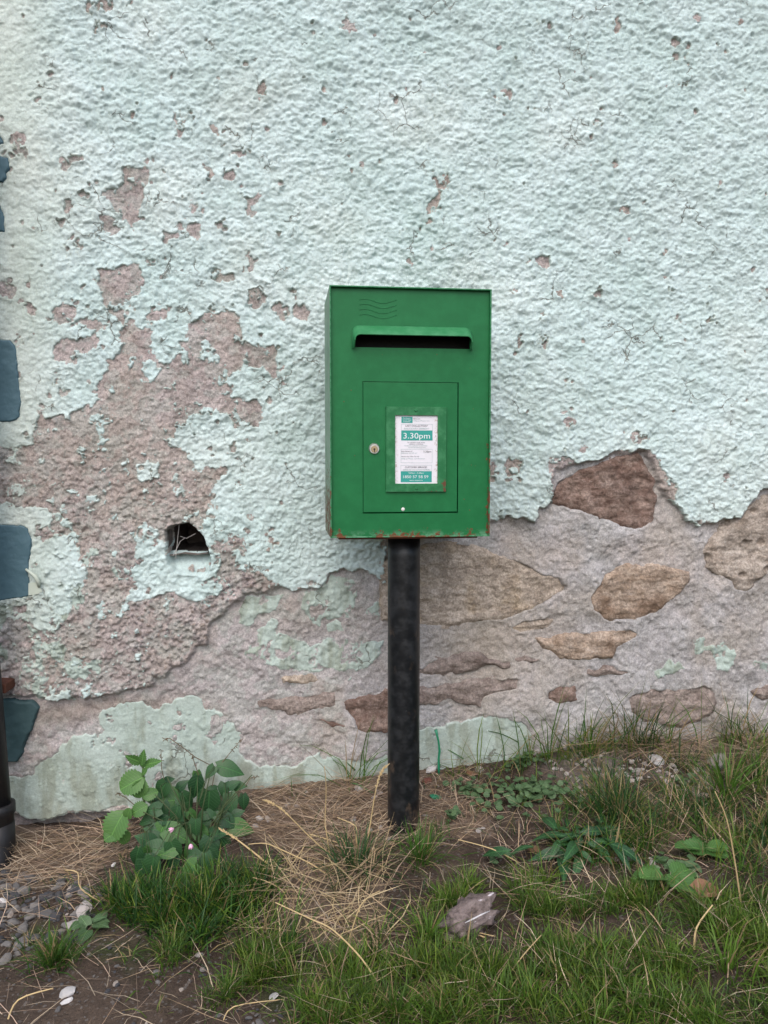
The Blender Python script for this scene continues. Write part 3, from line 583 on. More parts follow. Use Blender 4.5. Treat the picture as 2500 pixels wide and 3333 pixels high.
STRAW = [PP('6', [(60, 430), (300, 480), (560, 430), (600, 560), (420, 640), (400, 700), (240, 700), (0, 760), (-120, 760), (-100, 500)]),
         PP('6', [(1000, 300), (1150, 260), (1640, 210), (1700, 560), (1400, 620), (1200, 560), (1060, 480)]), PP('6', [(1150, 640), (1640, 560), (1700, 1000), (1500, 1010), (1200, 900)]),
         PP('7', [(160, 200), (420, 240), (480, 500), (160, 500), (0, 440), (0, 200)]), PP('7', [(880, 20), (1300, 60), (1800, 70), (1800, 200), (1300, 190), (900, 120)]), PP('7', [(1150, 330), (1500, 330), (1520, 560), (1180, 560)])]
suv = project(np.stack([QX, QY, QZ], -1).reshape(-1, 3)); sm = np.zeros(QX.size)
dense = ((QX > -1.4) & (QX < 1.75) & (QY > -1.6) & (QY < .06)).ravel()
sm[dense] = inpoly(suv[dense], STRAW); sm = sm.reshape(QX.shape)
gc = mixc((.058, .042, .032), (.098, .072, .055), np.clip(fbm(QX, QY, .12, 621, 4) * .6 + .5, 0, 1))
gc = mixc(gc, (.20, .145, .105), sm * .7)
gr = sstep(.45, .75, QX) * sstep(-.32, -.10, QY); gc = mixc(gc, (.22, .19, .17), gr * np.clip(fbm(QX, QY, .06, 631, 3) * .7 + .5, 0, 1))
gc = mixc(gc, (.045, .062, .022), np.clip(fbm(QX, QY, .09, 641, 4) - .1, 0, 1) * (QY < -.4) * .8)
tag(link('ground', grid_mesh('ground', np.stack([QX, QY, QZ], -1), np.ones((len(gy) - 1, len(gx) - 1), bool), gc), MAT_SOIL), kind='structure')

# ================================================================== POST BOX
PX, PY = .180, -.220
box = tag(empty('post_box', (PX, PY, float(gz(np.array([PX]), np.array([PY]))[0]) * 0), rad(3.0)), 'green metal post box on a black round post, rusty at its lower edges', 'post box')
YF = -.110; ZB, ZT = .716, 1.268; HW = .1805
def lx(u): return (u - 1337) * .000690
def lz(v): return ZB + (1748.5 - v) * .000683
bm = bmesh.new(); T = .0035
bbox(bm, -HW, -HW + T, YF, .110, ZB, ZT); bbox(bm, HW - T, HW, YF, .110, ZB, ZT)
bbox(bm, -HW + T, HW - T, YF, .110, ZT - T, ZT); bbox(bm, -HW + T, HW - T, YF, .110, ZB, ZB + T); bbox(bm, -HW + T, HW - T, .106, .110, ZB + T, ZT - T)
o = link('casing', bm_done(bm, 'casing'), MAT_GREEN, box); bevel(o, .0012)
# front panel with openings for slot and door
SLx0, SLx1, SLz0, SLz1 = lx(1157), lx(1530), lz(1133), lz(1085)
DX0, DX1, DZ0, DZ1 = lx(1181), lx(1494), lz(1670), lz(1242)
bm = bmesh.new(); xs = sorted([-HW + T, SLx0, DX0, DX1, SLx1, HW - T]); zs = sorted([ZB + T, DZ0, DZ1, SLz0, SLz1, ZT - T]); YP = YF + .009
for i in range(5):
    for j in range(5):
        cx, cz = (xs[i] + xs[i + 1]) / 2, (zs[j] + zs[j + 1]) / 2
        if (SLx0 < cx < SLx1 and SLz0 < cz < SLz1) or (DX0 < cx < DX1 and DZ0 < cz < DZ1): continue
        bm.faces.new([bm.verts.new(p) for p in ((xs[i], YP, zs[j]), (xs[i + 1], YP, zs[j]), (xs[i + 1], YP, zs[j + 1]), (xs[i], YP, zs[j + 1]))])
bmesh.ops.remove_doubles(bm, verts=bm.verts, dist=1e-5); bmesh.ops.subdivide_edges(bm, edges=[e for e in bm.edges if e.calc_length() > .03], cuts=6, use_grid_fill=True)
me = bpy.data.meshes.new('front_panel'); bm.to_mesh(me); bm.free()
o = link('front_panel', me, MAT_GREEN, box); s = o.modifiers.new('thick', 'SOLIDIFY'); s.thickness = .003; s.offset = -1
# slot hood
def upath(x0, x1, zb, zt, r, y0, y1):
    pts = [(x0, zb)]
    for k in range(7): a = math.pi - k * math.pi / 12; pts.append((x0 + r + r * math.cos(a), zt - r + r * math.sin(a)))
    for k in range(7): a = math.pi / 2 - k * math.pi / 12; pts.append((x1 - r + r * math.cos(a), zt - r + r * math.sin(a)))
    return pts + [(x1, zb)]
bm = bmesh.new(); hx0, hx1 = lx(1148), lx(1535)
A = upath(hx0, hx1, lz(1137), lz(1065), .016, 0, 0); B = upath(hx0 + .004, hx1 - .004, lz(1139), lz(1098), .012, 0, 0)
va = [bm.verts.new((p[0], YP - .0002, p[1])) for p in A]; vb = [bm.verts.new((p[0], YP - .027 + (.016 if k in (0, 15) else 0), p[1])) for k, p in enumerate(B)]
for k in range(len(A) - 1): bm.faces.new((va[k], va[k + 1], vb[k + 1], vb[k]))
o = link('slot_hood', bm_done(bm, 'slot_hood', True), MAT_GHOOD, box); s = o.modifiers.new('thick', 'SOLIDIFY'); s.thickness = .0028; s.offset = 0; bevel(o, .0008)
bm = bmesh.new(); bbox(bm, SLx0 - .01, SLx1 + .01, YP + .03, YP + .032, SLz0 - .05, SLz1 + .03)
link('slot_baffle', bm_done(bm, 'slot_baffle'), MAT_VOID, box)
# raised postal waves under the paint
bm = bmesh.new()
for k in range(4):
    z0 = lz(986 + k * 16); pts = [(lx(1172 + 118 * t), YP - .0002, z0 + .0042 * math.sin(t * 6.6 + .6) - .002 * k * 0) for t in [j / 20 for j in range(21)]]
    tube(pts, .0007, 6, True, bm)
link('wave_emblem', bm_done(bm, 'wave_emblem', True), MAT_GREEN, box)
# collection door
bm = bmesh.new(); g = .0014; bbox(bm, DX0 + g * .8, DX1 - g * 1.6, YP - .001, YP + .0025, DZ0 + g * 1.8, DZ1 - g)
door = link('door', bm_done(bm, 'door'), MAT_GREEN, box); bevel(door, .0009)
YD = YP - .001
def disc(bm, cx, cz, r, y0, y1, seg=24, dome=0):
    a = [bm.verts.new((cx + r * math.cos(t), y0, cz + r * math.sin(t))) for t in [2 * math.pi * k / seg for k in range(seg)]]
    b = [bm.verts.new((cx + (r - dome) * math.cos(t), y1, cz + (r - dome) * math.sin(t))) for t in [2 * math.pi * k / seg for k in range(seg)]]
    for k in range(seg): bm.faces.new((a[k], a[(k + 1) % seg], b[(k + 1) % seg], b[k]))
    bm.faces.new(b)
lkx, lkz = lx(1218), lz(1459)
bm = bmesh.new(); disc(bm, lkx, lkz, .0126, YD, YD - .004, 32, .0022); lock = link('lock', bm_done(bm, 'lock'), MAT_LOCK, box)
bm = bmesh.new(); disc(bm, lkx, lkz - .001, .0078, YD - .0039, YD - .0052, 24, .0006); link('lock_cylinder', bm_done(bm, 'lock_cylinder'), MAT_BRASS, lock)
bm = bmesh.new(); disc(bm, lkx, lkz - .001, .0022, YD - .0051, YD - .0054, 12); bbox(bm, lkx - .0009, lkx + .0009, YD - .0054, YD - .0051, lkz - .0075, lkz - .002); link('keyhole', bm_done(bm, 'keyhole'), MAT_VOID, lock)
bm = bmesh.new(); disc(bm, lx(1312), lz(1657), .0042, YD, YD - .0012, 10, .002); link('chipped_spot', bm_done(bm, 'chipped_spot'), MAT_WHITE, door)
# notice frame
FX0, FX1, FZ0, FZ1 = lx(1255), lx(1453), lz(1600), lz(1322); NX0, NX1, NZ0, NZ1 = lx(1286), lx(1424), lz(1572), lz(1351)
bm = bmesh.new()
def rect(x0, x1, z0, z1, y): return [bm.verts.new(p) for p in ((x0, y, z0), (x1, y, z0), (x1, y, z1), (x0, y, z1))]
o1 = rect(FX0, FX1, FZ0, FZ1, YD); o2 = rect(FX0 + .0008, FX1 - .0008, FZ0 + .0008, FZ1 - .0008, YD - .0055); i2 = rect(NX0 - .0006, NX1 + .0006, NZ0 - .0006, NZ1 + .0006, YD - .0055); i1 = rect(NX0, NX1, NZ0, NZ1, YD)
for a, b in ((o1, o2), (o2, i2), (i2, i1)):
    for k in range(4): bm.faces.new((a[k], a[(k + 1) % 4], b[(k + 1) % 4], b[k]))
fr = link('notice_frame', bm_done(bm, 'notice_frame'), MAT_GFRAME, box)
for (u, v) in ((1352.6, 1335), (1355, 1588)):
    bm = bmesh.new(); disc(bm, lx(u), lz(v), .0036, YD - .0054, YD - .0072, 16, .0014); link('rivet', bm_done(bm, 'rivet'), MAT_GFRAME, fr)
# printed notice
bm = bmesh.new(); bbox(bm, NX0 - .002, NX1 + .002, YD - .0014, YD - .0006, NZ0 - .002, NZ1 + .002)
notice = link('notice', bm_done(bm, 'notice'), MAT_CARD, box)
def nx(c): return lx(1220 + c / 5.531)           # from the 5.53x close view of the notice
def nz(c): return lz(1230 + c / 5.531)
YN = YD - .0014
def prect(bm, x0, x1, z0, z1, k): bm.faces.new([bm.verts.new(p) for p in ((nx(x0), YN - k, nz(z1)), (nx(x1), YN - k, nz(z1)), (nx(x1), YN - k, nz(z0)), (nx(x0), YN - k, nz(z0)))])
for a in ((475, 677, 690, 800), (473, 1040, 937, 1115), (465, 1028, 1672, 1868)):
    bm = bmesh.new(); prect(bm, *a, .0004); link('printed_panel', bm_done(bm, 'printed_panel'), MAT_TEAL, notice)
for (x0, x1, z0, z1) in ((473, 1040, 820, 936), (467, 1036, 1270, 1520), (465, 1028, 1560, 1671)):
    bm = bmesh.new(); prect(bm, x0, x1, z0, z0 + 4, .0004); prect(bm, x0, x1, z1 - 4, z1, .0004); prect(bm, x0, x0 + 4, z0 + 4, z1 - 4, .0004); prect(bm, x1 - 4, x1, z0 + 4, z1 - 4, .0004)
    bmesh.ops.remove_doubles(bm, verts=bm.verts, dist=1e-6); link('printed_outline', bm_done(bm, 'printed_outline'), MAT_GINK, notice)
def text_mesh(lines, mat, name):
    """lines: (string, centre-or-left x, baseline z, cap height, width, align) in close-view pixels"""
    for (s, x, zb, hh, wd_, al) in lines:
        cu = bpy.data.curves.new('t', 'FONT'); cu.body = s; cu.size = 1; cu.resolution_u = 3; o = bpy.data.objects.new('t', cu); COL.objects.link(o)
        me = o.to_mesh(); vv = np.array([v.co[:] for v in me.vertices]); ff = [list(p.vertices) for p in me.polygons]; o.to_mesh_clear()
        bpy.data.objects.remove(o); bpy.data.curves.remove(cu)
        w0 = vv[:, 0].min(); w1 = vv[:, 0].max(); sx = wd_ / (w1 - w0); sy = hh / .73
        xx = x + ((vv[:, 0] - w0) * sx if al == 'L' else (vv[:, 0] - (w0 + w1) / 2) * sx); zz = zb - vv[:, 1] * sy
        me = bpy.data.meshes.new(name); me.from_pydata([(nx(a), YN - .0008, nz(b)) for a, b in zip(xx, zz)], [], ff); link(name, me, mat, notice)['kind'] = 'stuff'
text_mesh([('3.30pm', 752, 1080, 105, 480, 'C'), ('1850 57 58 59', 737, 1795, 52, 455, 'C'), ('9.00am - 5.30pm', 745, 1715, 26, 275, 'C'), ('www.anpost.ie', 742, 1845, 24, 240, 'C'),
           ('Box Number', 575, 724, 22, 135, 'C'), ('Uimhir Bosca', 577, 757, 22, 150, 'C'), ('Location', 572, 786, 22, 120, 'C')], MAT_WPRINT, 'lettering')
text_mesh([('LAST COLLECTION*', 752, 867, 33, 410, 'C'), ('CUSTOMER SERVICES', 740, 1612, 32, 400, 'C'), ('5.30pm', 875, 1330, 34, 140, 'L'), ('No weekend or public holiday', 745, 1160, 20, 315, 'C'), ('collections or deliveries', 738, 1188, 20, 255, 'C'),
           ('Last collection at*:', 475, 1318, 22, 205, 'L'), ('Wicklow Post Office, The Mall', 475, 1413, 20, 320, 'L'), ('Delivery point', 690, 735, 22, 125, 'L')], MAT_INK, 'lettering')
text_mesh([('BAILI\u00daCH\u00c1N DEIRIDH*', 752, 915, 30, 455, 'C'), ('SEIRBH\u00cdS\u00cd DO CHUSTAIM\u00c9IR\u00cd', 750, 1656, 28, 495, 'C'), ('N\u00ed dh\u00e9antar bail\u00fach\u00e1n n\u00e1 seachadadh', 738, 1218, 20, 415, 'C'), ('deireadh seachtaine n\u00f3 l\u00e1 saoire', 755, 1247, 20, 315, 'C'),
           ('Bail\u00fach\u00e1n deiridh ag*', 475, 1350, 20, 285, 'L'), ('Oifig an Phoist, Cill Mhant\u00e1in', 475, 1452, 20, 425, 'L'), ('Oifig an Phoist, Co.', 690, 770, 20, 295, 'L')], MAT_GINK, 'lettering')
# bottom plate and post
bm = bmesh.new(); bbox(bm, lx(1103), lx(1560), -.100, .100, ZB - .004, ZB - .0002)
o = link('base_plate', bm_done(bm, 'base_plate'), MAT_RUST, box)
bm = bmesh.new(); tube([(0, 0, z) for z in (-.14, .0, .2, .45, .66, ZB - .004)], .0385, 40, True, bm)
o = link('post', bm_done(bm, 'post', False), MAT_POLE, box)
for p in o.data.polygons: p.use_smooth = len(p.vertices) == 4

# ================================================================== DOWNPIPE
dp = tag(empty('downpipe', tuple(on_y((-20, 2700), -.12))), 'black cast downpipe with curved shoe at the corner beside the quoins', 'downpipe')
dp_loc = Vector(dp.location)
def loc(p): return Vector(p) - dp_loc
PTS = [on_y(p, -.105) for p in ((-125, 300), (-100, 1200), (-62, 2000), (-33, 2350), (-10, 2640))]
bm = tube([loc(p) for p in PTS], .034, 24); o = link('pipe', bm_done(bm, 'pipe', True), MAT_PIPE, dp)
top = PTS[-1]
bm = tube([loc(top + np.array([0, 0, dz])) for dz in (.02, .018, -.005, -.008, -.028, -.030)], [.036, .043, .043, .039, .039, .036], 24); link('collar', bm_done(bm, 'collar', True), MAT_PIPE, dp)
e = top + np.array([.004, 0, -.03])
sh = [e + np.array(v) for v in ((0, 0, 0), (.002, -.004, -.05), (.0, -.018, -.085), (-.004, -.045, -.115), (-.008, -.085, -.135))]
bm = tube([loc(p) for p in sh], [.0365, .0365, .037, .038, .040], 24, False); o = link('shoe', bm_done(bm, 'shoe', True), MAT_PIPE, dp); s = o.modifiers.new('thick', 'SOLIDIFY'); s.thickness = .005
bk = on_y((12, 2236), -.06); bm = bmesh.new(); c = loc(bk); bbox(bm, c.x - .05, c.x + .012, c.y - .02, c.y + .05, c.z - .012, c.z + .012)
o = link('bracket', bm_done(bm, 'bracket'), MAT_RUST, dp); bevel(o, .003)

# ================================================================== GRASS, STRAW
rng = np.random.default_rng(7)
def blades(roots, az, lean, bend, L, wid, c0, c1, flat=None, seg=4):
    n = len(roots); s = np.linspace(0, 1, seg); ds = 1 / (seg - 1)
    pos = np.zeros((n, seg, 3)); pos[:, 0] = roots; a = lean.copy(); wob = rng.normal(0, .12, (n, seg))
    azk = az.copy()
    for k in range(1, seg):
        a = a + bend * ds; azk = azk + wob[:, k] * 1.2
        st = np.stack([np.sin(a) * np.cos(azk), np.sin(a) * np.sin(azk), np.cos(a)], -1)
        pos[:, k] = pos[:, k - 1] + st * (L * ds)[:, None]
    g = gz(pos[..., 0], pos[..., 1]) + (.0015 if flat is None else flat[:, None])
    pos[..., 2] = np.maximum(pos[..., 2], g); pos[:, 0, 2] -= .004
    pos[..., 1] = np.minimum(pos[..., 1], -.020)
    tw = az + np.pi / 2 + rng.normal(0, .5, n)
    side = np.stack([np.cos(tw), np.sin(tw), rng.normal(0, .15, n)], -1)
    wk = wid[:, None] * np.array([.85, 1, .8, .12])[None, :seg] / 2
    V = np.stack([pos - side[:, None] * wk[..., None], pos + side[:, None] * wk[..., None]], 2).reshape(-1, 3)
    b = (np.arange(n) * seg * 2)[:, None]; q = np.array([[2 * k, 2 * k + 1, 2 * k + 3, 2 * k + 2] for k in range(seg - 1)])
    Fq = (b[:, :, None] + q[None]).reshape(-1, 4)
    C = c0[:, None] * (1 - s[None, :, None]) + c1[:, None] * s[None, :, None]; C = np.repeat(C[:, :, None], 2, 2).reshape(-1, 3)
    return V, Fq, C
def join(parts):
    V = []; Fq = []; C = []; n = 0
    for v, f, c in parts: V.append(v); Fq.append(f + n); C.append(c); n += len(v)
    return np.concatenate(V), np.concatenate(Fq), np.concatenate(C)
def scatter(n, polys, yr=(-1.15, -.02), xr=(-1.1, 1.45), gate=None):
    x = rng.uniform(*xr, n); y = rng.uniform(*yr, n); z = gz(x, y); P = np.stack([x, y, z], -1)
    if gate is not None: P = P[fbm(P[:, 0], P[:, 1], .11, 661, 3) > gate + rng.normal(0, .12, len(P))]
    return P[inpoly(project(P), polys)] if polys is not None else P
GR = [(.014, .054, .008), (.027, .092, .011), (.054, .132, .016), (.092, .150, .020), (.022, .068, .018)]
def tufts(cent, nb, spread, Lr, wr, dry=.12, lean=.75, yellow=0.0):
    n = len(cent); k = rng.poisson(nb, n) + 3; r = np.repeat(cent, k, 0); N = len(r)
    rr = np.repeat(rng.uniform(.6, 1.3, n), k) * np.abs(rng.normal(0, spread, N)); th = rng.uniform(0, 2 * np.pi, N)
    r = r.copy(); r[:, 0] += rr * np.cos(th); r[:, 1] = np.minimum(r[:, 1] + rr * np.sin(th), -.025); r[:, 2] = gz(r[:, 0], r[:, 1])
    L = rng.uniform(*Lr, N) * np.repeat(rng.uniform(.7, 1.25, n), k); ln = np.clip(rng.normal(.15, .2, N) + rr / (spread * 2) * lean * .5, 0, 1.3)
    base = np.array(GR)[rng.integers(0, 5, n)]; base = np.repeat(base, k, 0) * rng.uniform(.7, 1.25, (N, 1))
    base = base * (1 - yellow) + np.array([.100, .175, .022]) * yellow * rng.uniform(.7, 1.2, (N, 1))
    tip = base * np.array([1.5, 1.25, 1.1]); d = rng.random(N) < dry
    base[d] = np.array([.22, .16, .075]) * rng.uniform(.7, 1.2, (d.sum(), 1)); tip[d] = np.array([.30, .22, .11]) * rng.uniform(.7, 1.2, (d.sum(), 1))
    return blades(r, th + rng.normal(0, .6, N), ln, rng.uniform(.2, 1.5, N), L, rng.uniform(*wr, N), base, tip)
G_LONG = [PP('6', [(480, 760), (560, 750), (750, 760), (900, 720), (1000, 680), (1150, 660), (1180, 760), (1050, 860), (900, 960), (780, 940), (600, 900), (480, 850)])]
G_MID = [PP('6', [(1020, 1000), (1290, 1000), (1290, 1130), (1050, 1150)]), PP('6', [(1370, 1020), (1600, 1000), (1600, 1150), (1400, 1160)]), PP('6', [(860, 1150), (1050, 1130), (1060, 1230), (880, 1260)]), PP('6', [(1240, 1150), (1700, 1150), (1700, 1340), (1260, 1340)]), PP('6', [(690, 980), (800, 980), (800, 1060), (700, 1060)]), PP('6', [(160, 980), (330, 970), (320, 1080), (180, 1120)]),
         PP('7', [(0, 1080), (300, 960), (700, 960), (1100, 1000), (1800, 900), (1800, 1350), (0, 1350)]), PP('7', [(230, 700), (600, 680), (1200, 740), (1300, 840), (700, 870), (480, 840), (240, 800)]), PP('7', [(1150, 850), (1800, 700), (1800, 950), (1150, 960)]), PP('7', [(160, 870), (260, 900), (200, 980), (130, 980)])]
G_THIN = [PP('7', [(850, 100), (1150, 160), (1400, 220), (1700, 100), (1750, 700), (1300, 700), (1000, 720), (520, 660), (480, 500), (800, 430), (900, 250)]), PP('7', [(560, 20), (900, -30), (1000, 60), (700, 130)]), PP('6', [(1040, 860), (1400, 800), (1650, 900), (1650, 1000), (1300, 1020), (1050, 980)])]
G_ANY = None
parts = [tufts(scatter(7500, G_LONG), 17, .020, (.035, .090), (.0016, .0034), .07),
         tufts(scatter(7600, G_MID, gate=-.22), 26, .020, (.020, .062), (.0010, .0024), .10, yellow=.35),
         tufts(scatter(4200, G_THIN, gate=-.14), 13, .022, (.030, .095), (.0012, .0028), .26),
         tufts(scatter(420, [PP('7', [(280, 150), (820, 120), (900, 450), (700, 640), (300, 430)])]), 5, .018, (.04, .11), (.0010, .0024), .25),
         tufts(scatter(260, None), 6, .016, (.02, .05), (.0012, .0024), .25)]
# belt of wispy grass along the foot of the wall
wy = [(1480, 2470), (1560, 2455), (1640, 2440), (1720, 2430), (1780, 2410), (1840, 2400), (1900, 2395), (1990, 2390), (2340, 2390), (2440, 2390), (2520, 2390), (2060, 2390), (1130, 2500), (1180, 2500)]
wy += [(u, v) for u, v in zip(rng.uniform(1700, 2560, 22), rng.uniform(2385, 2440, 22))]
wc = np.array([ground_hit(p) for p in wy]); wc[:, 1] = np.minimum(wc[:, 1], -.04)
parts.append(tufts(wc, 12, .026, (.07, .21), (.0014, .0034), .35, lean=1.2))
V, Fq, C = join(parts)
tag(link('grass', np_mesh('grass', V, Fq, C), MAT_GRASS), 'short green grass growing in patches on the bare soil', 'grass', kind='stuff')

def strands(P, Lr, wr, lean=(1.25, 1.6), col=((.40, .285, .175), (.52, .41, .28), (.29, .195, .125), (.46, .33, .24), (.20, .145, .105), (.42, .34, .25)), h=.02, az=None):
    N = len(P); P = P.copy(); hh = rng.uniform(0, h, N); P[:, 2] += hh
    c = np.array(col)[rng.integers(0, len(col), N)] * rng.uniform(.7, 1.2, (N, 1))
    a = rng.uniform(0, 2 * np.pi, N) if az is None else az(N)
    return blades(P, a, rng.uniform(*lean, N), rng.uniform(-.25, .45, N), rng.uniform(*Lr, N), rng.uniform(*wr, N), c, c * rng.uniform(.85, 1.2, (N, 1)), flat=hh * .7)
GRAVEL0 = [PP('6', [(-60, 700), (420, 690), (430, 780), (300, 900), (-60, 980)])]
def az_along(N): return np.where(rng.random(N) < .5, 0, np.pi) + rng.normal(0, .55, N)
parts = [strands(scatter(2600, GRAVEL0), (.04, .14), (.0009, .0020), az=az_along, h=.03), strands(scatter(17000, STRAW[:1]), (.05, .17), (.0010, .0022), az=az_along, h=.018), strands(scatter(26000, STRAW[1:2]), (.05, .15), (.0009, .0020), az=az_along),
         strands(scatter(12000, STRAW[2:3]), (.06, .20), (.0011, .0026), col=((.45, .34, .18), (.55, .43, .25), (.38, .27, .16), (.29, .20, .13)), h=.03),
         strands(scatter(14000, STRAW[3:4]), (.04, .12), (.0009, .0019)), strands(scatter(26000, STRAW[4:5]), (.06, .20), (.0010, .0022), az=az_along, h=.03),
         strands(scatter(3000, STRAW[5:6]), (.05, .12), (.001, .0022), lean=(.3, 1.4)), strands(scatter(2400, None), (.03, .14), (.0009, .0020), h=.006),
         strands(scatter(2600, G_MID + G_THIN), (.05, .14), (.0009, .0022), lean=(.9, 1.55), h=.02)]
V, Fq, C = join(parts)
tag(link('straw', np_mesh('straw', V, Fq, C), MAT_STRAW), 'dry straw-coloured dead grass matted along the foot of the wall', 'straw', kind='stuff')

# distinct tufts
def one_tuft(p, nb, spread, Lr, label, dry=.1, yellow=0):
    c = ground_hit(p); r = empty('grass_tuft', tuple(c)); tag(r, label, 'grass tuft')
    V, Fq, C = tufts(np.array([c]), nb, spread, Lr, (.0015, .0032), dry, 1.0, yellow)
    link('blades', np_mesh('blades', V - c, Fq, C), MAT_GRASS, r)['kind'] = 'stuff'
one_tuft(px('7', (150, 600)), 190, .034, (.06, .13), 'spiky green grass tuft growing right in front of the black post', .12, .15)
one_tuft(px('q', (1270, 1330)), 170, .034, (.05, .11), 'dark green grass tuft with straw stalks rising out of it', .15)
one_tuft(px('7', (1480, 330)), 130, .05, (.07, .16), 'feathery green grass tuft between mortar rubble and straw below the pitted stone', .2)
one_tuft(px('7', (190, 960)), 55, .012, (.06, .12), 'small grass tuft leaning beside the muddy crumpled lump', .15, .2)
one_tuft(px('7', (1020, 420)), 130, .05, (.07, .15), 'dark bushy grass tuft beside the clover patch', .15)
one_tuft(px('6', (220, 1060)), 60, .022, (.05, .10), 'sparse grass tuft growing in the gravel near the downpipe', .15)
one_tuft(px('7', (1480, 1080)), 150, .05, (.05, .10), 'dense yellow-green grass cushion below the dead leaf', .1, .4)

# ------------------------------------------------------------------ dry stalks
def stalk(c, pts, label, head=False, green=False, w=.0017):
    base = ground_hit(px(c, pts[0])); y0 = base[1]
    P = [on_y(px(c, q), y0 + .03 * i / len(pts)) for i, q in enumerate(pts)]; P[0] = base - np.array([0, 0, .004])
    for q in P[1:]: q[2] = max(q[2], float(gz(np.array([q[0]]), np.array([q[1]]))[0]) + .003)
    Q = []
    for i in range(len(P) - 1):
        p0 = P[max(i - 1, 0)]; p1 = P[i]; p2 = P[i + 1]; p3 = P[min(i + 2, len(P) - 1)]
        for t in (0, .25, .5, .75): Q.append(.5 * ((2 * p1) + (p2 - p0) * t + (2 * p0 - 5 * p1 + 4 * p2 - p3) * t * t + (3 * p1 - p0 - 3 * p2 + p3) * t ** 3))
    Q.append(P[-1]); Q = [q - base for q in Q]
    r = empty('green_grass_blade' if green else 'dry_grass_stalk', tuple(base)); tag(r, label, 'grass blade' if green else 'dry stalk')
    n = len(Q); me = bm_done(tube(Q, [w * (1 - .55 * i / n) for i in range(n)], 5), 'stem', True)
    link('stem', me, MAT_STEMG if green else MAT_STALK, r)
    if head:
        bm = bmesh.new(); rr = random.Random(len(label))
        for i in range(int(n * .55), n):
            for k in range(6):
                a = Vector(Q[i]); d = Vector((rr.uniform(-1, 1), rr.uniform(-1, 1), rr.uniform(-.3, 1))).normalized()
                e = (Vector(Q[i]) - Vector(Q[i - 1])).normalized(); f = (d * .7 + e).normalized(); l = rr.uniform(.005, .009)
                a = a - e * rr.uniform(0, .01)
                tube([a, a + f * l * .5, a + f * l], [.0006, .0015, .0003], 4, True, bm)
        link('seed_head', bm_done(bm, 'seed_head', True), MAT_STALK, r)
MAT_STALK = mat_plain('straw_stalk', (.36, .25, .11), (.52, .40, .22), 90, .55, .0006)
MAT_STEMG = mat_plain('green_blade', (.03, .085, .025), (.055, .12, .035), 50, .5, .0006)
stalk('q', [(1045, 1260), (1000, 980), (990, 900), (1000, 600), (985, 400)], 'upright golden stalk rising straight from the dark green tuft')
stalk('q', [(1350, 1220), (1400, 900), (1450, 600), (1500, 450), (1550, 395)], 'tall golden stalk with seed tip leaning to the black post', True)
stalk('q', [(1100, 1240), (850, 1030), (680, 860), (560, 760), (440, 705)], 'golden seed-headed stalk arching out of the tuft over the straw mat', True)
stalk('q', [(750, 1400), (600, 1170), (480, 1010)], 'short pale stalk leaning over the straw beside the long grass', w=.0014)
stalk('q', [(560, 1330), (330, 1160), (200, 1060), (120, 1010), (40, 965)], 'thick pale seed-headed stalk in front of the leafy weed', True, w=.0022)
stalk('q', [(1030, 1370), (850, 1270), (620, 1160), (460, 1095), (300, 1100)], 'long bent straw stalk lying towards the leafy weed')
stalk('q', [(1270, 1170), (1275, 980), (1240, 920), (1100, 860)], 'kinked golden stalk folded over beside the post', w=.0020)
stalk('q', [(1180, 1170), (1150, 1060), (1000, 990)], 'short kinked straw stalk in the dark green tuft')
stalk('q', [(1130, 1150), (1110, 1090), (850, 1010)], 'folded straw stalk lying across the straw mat')
stalk('q', [(660, 1600), (600, 1510), (450, 1430), (340, 1400)], 'golden stalk lying over the long green grass')
stalk('7', [(1545, 800), (1515, 600), (1480, 420), (1430, 300)], 'very tall pale stalk behind the dead leaf', w=.0020)
stalk('7', [(1340, 990), (1350, 890), (1420, 790)], 'short thick pale stalk leaning to the dead leaf', w=.0024)
stalk('7', [(600, 610), (470, 550), (320, 508)], 'pale bent stalk lying on bare soil by the clover', w=.0016)
stalk('7', [(530, 930), (390, 905), (300, 880)], 'thin pale straw lying over the muddy crumpled lump', w=.0012)
stalk('7', [(450, 930), (400, 1010), (320, 1110), (240, 1130)], 'olive stalk curving on the grass below the muddy lump', w=.0016)
stalk('7', [(520, 1110), (600, 1010), (680, 920)], 'pale olive stalk standing in the short grass', w=.0016)
stalk('6', [(1640, 1130), (1560, 1020), (1440, 900), (1340, 850), (1190, 780)], 'long straw stalk sweeping over the bare soil and grass', w=.0018)
stalk('6', [(1500, 960), (1560, 790), (1640, 730)], 'bent golden stalk lying in front of the dark green tuft', w=.0018)
stalk('6', [(450, 780), (350, 720), (335, 650), (280, 640)], 'hooked straw stalk lying on the gravel', w=.0018)
stalk('6', [(30, 1290), (80, 1200), (230, 1150)], 'pale straw stalk lying by the white plaster chips', w=.0020)
stalk('6', [(960, 1300), (1010, 1230), (1230, 1200)], 'straw stalk lying flat on bare soil by the white chip', w=.0014)
stalk('q', [(1260, 420), (1140, 320), (980, 180), (860, 0)], 'broad green grass blade slanting across the bare render', green=True, w=.0026)
stalk('q', [(1440, 640), (1300, 570), (1230, 550)], 'short green blade in straw behind the post', green=True, w=.003)
stalk('q', [(1180, 490), (1290, 440), (1430, 425)], 'green blade lying flat against the plinth', green=True, w=.0026)
stalk('r', [(860, 550), (700, 470), (600, 440)], 'thin green blade reaching to the green drip on the plinth', green=True, w=.0016)
stalk('r', [(1450, 370), (1280, 300), (1090, 255)], 'curved green blade against the plinth paint', green=True, w=.0018)

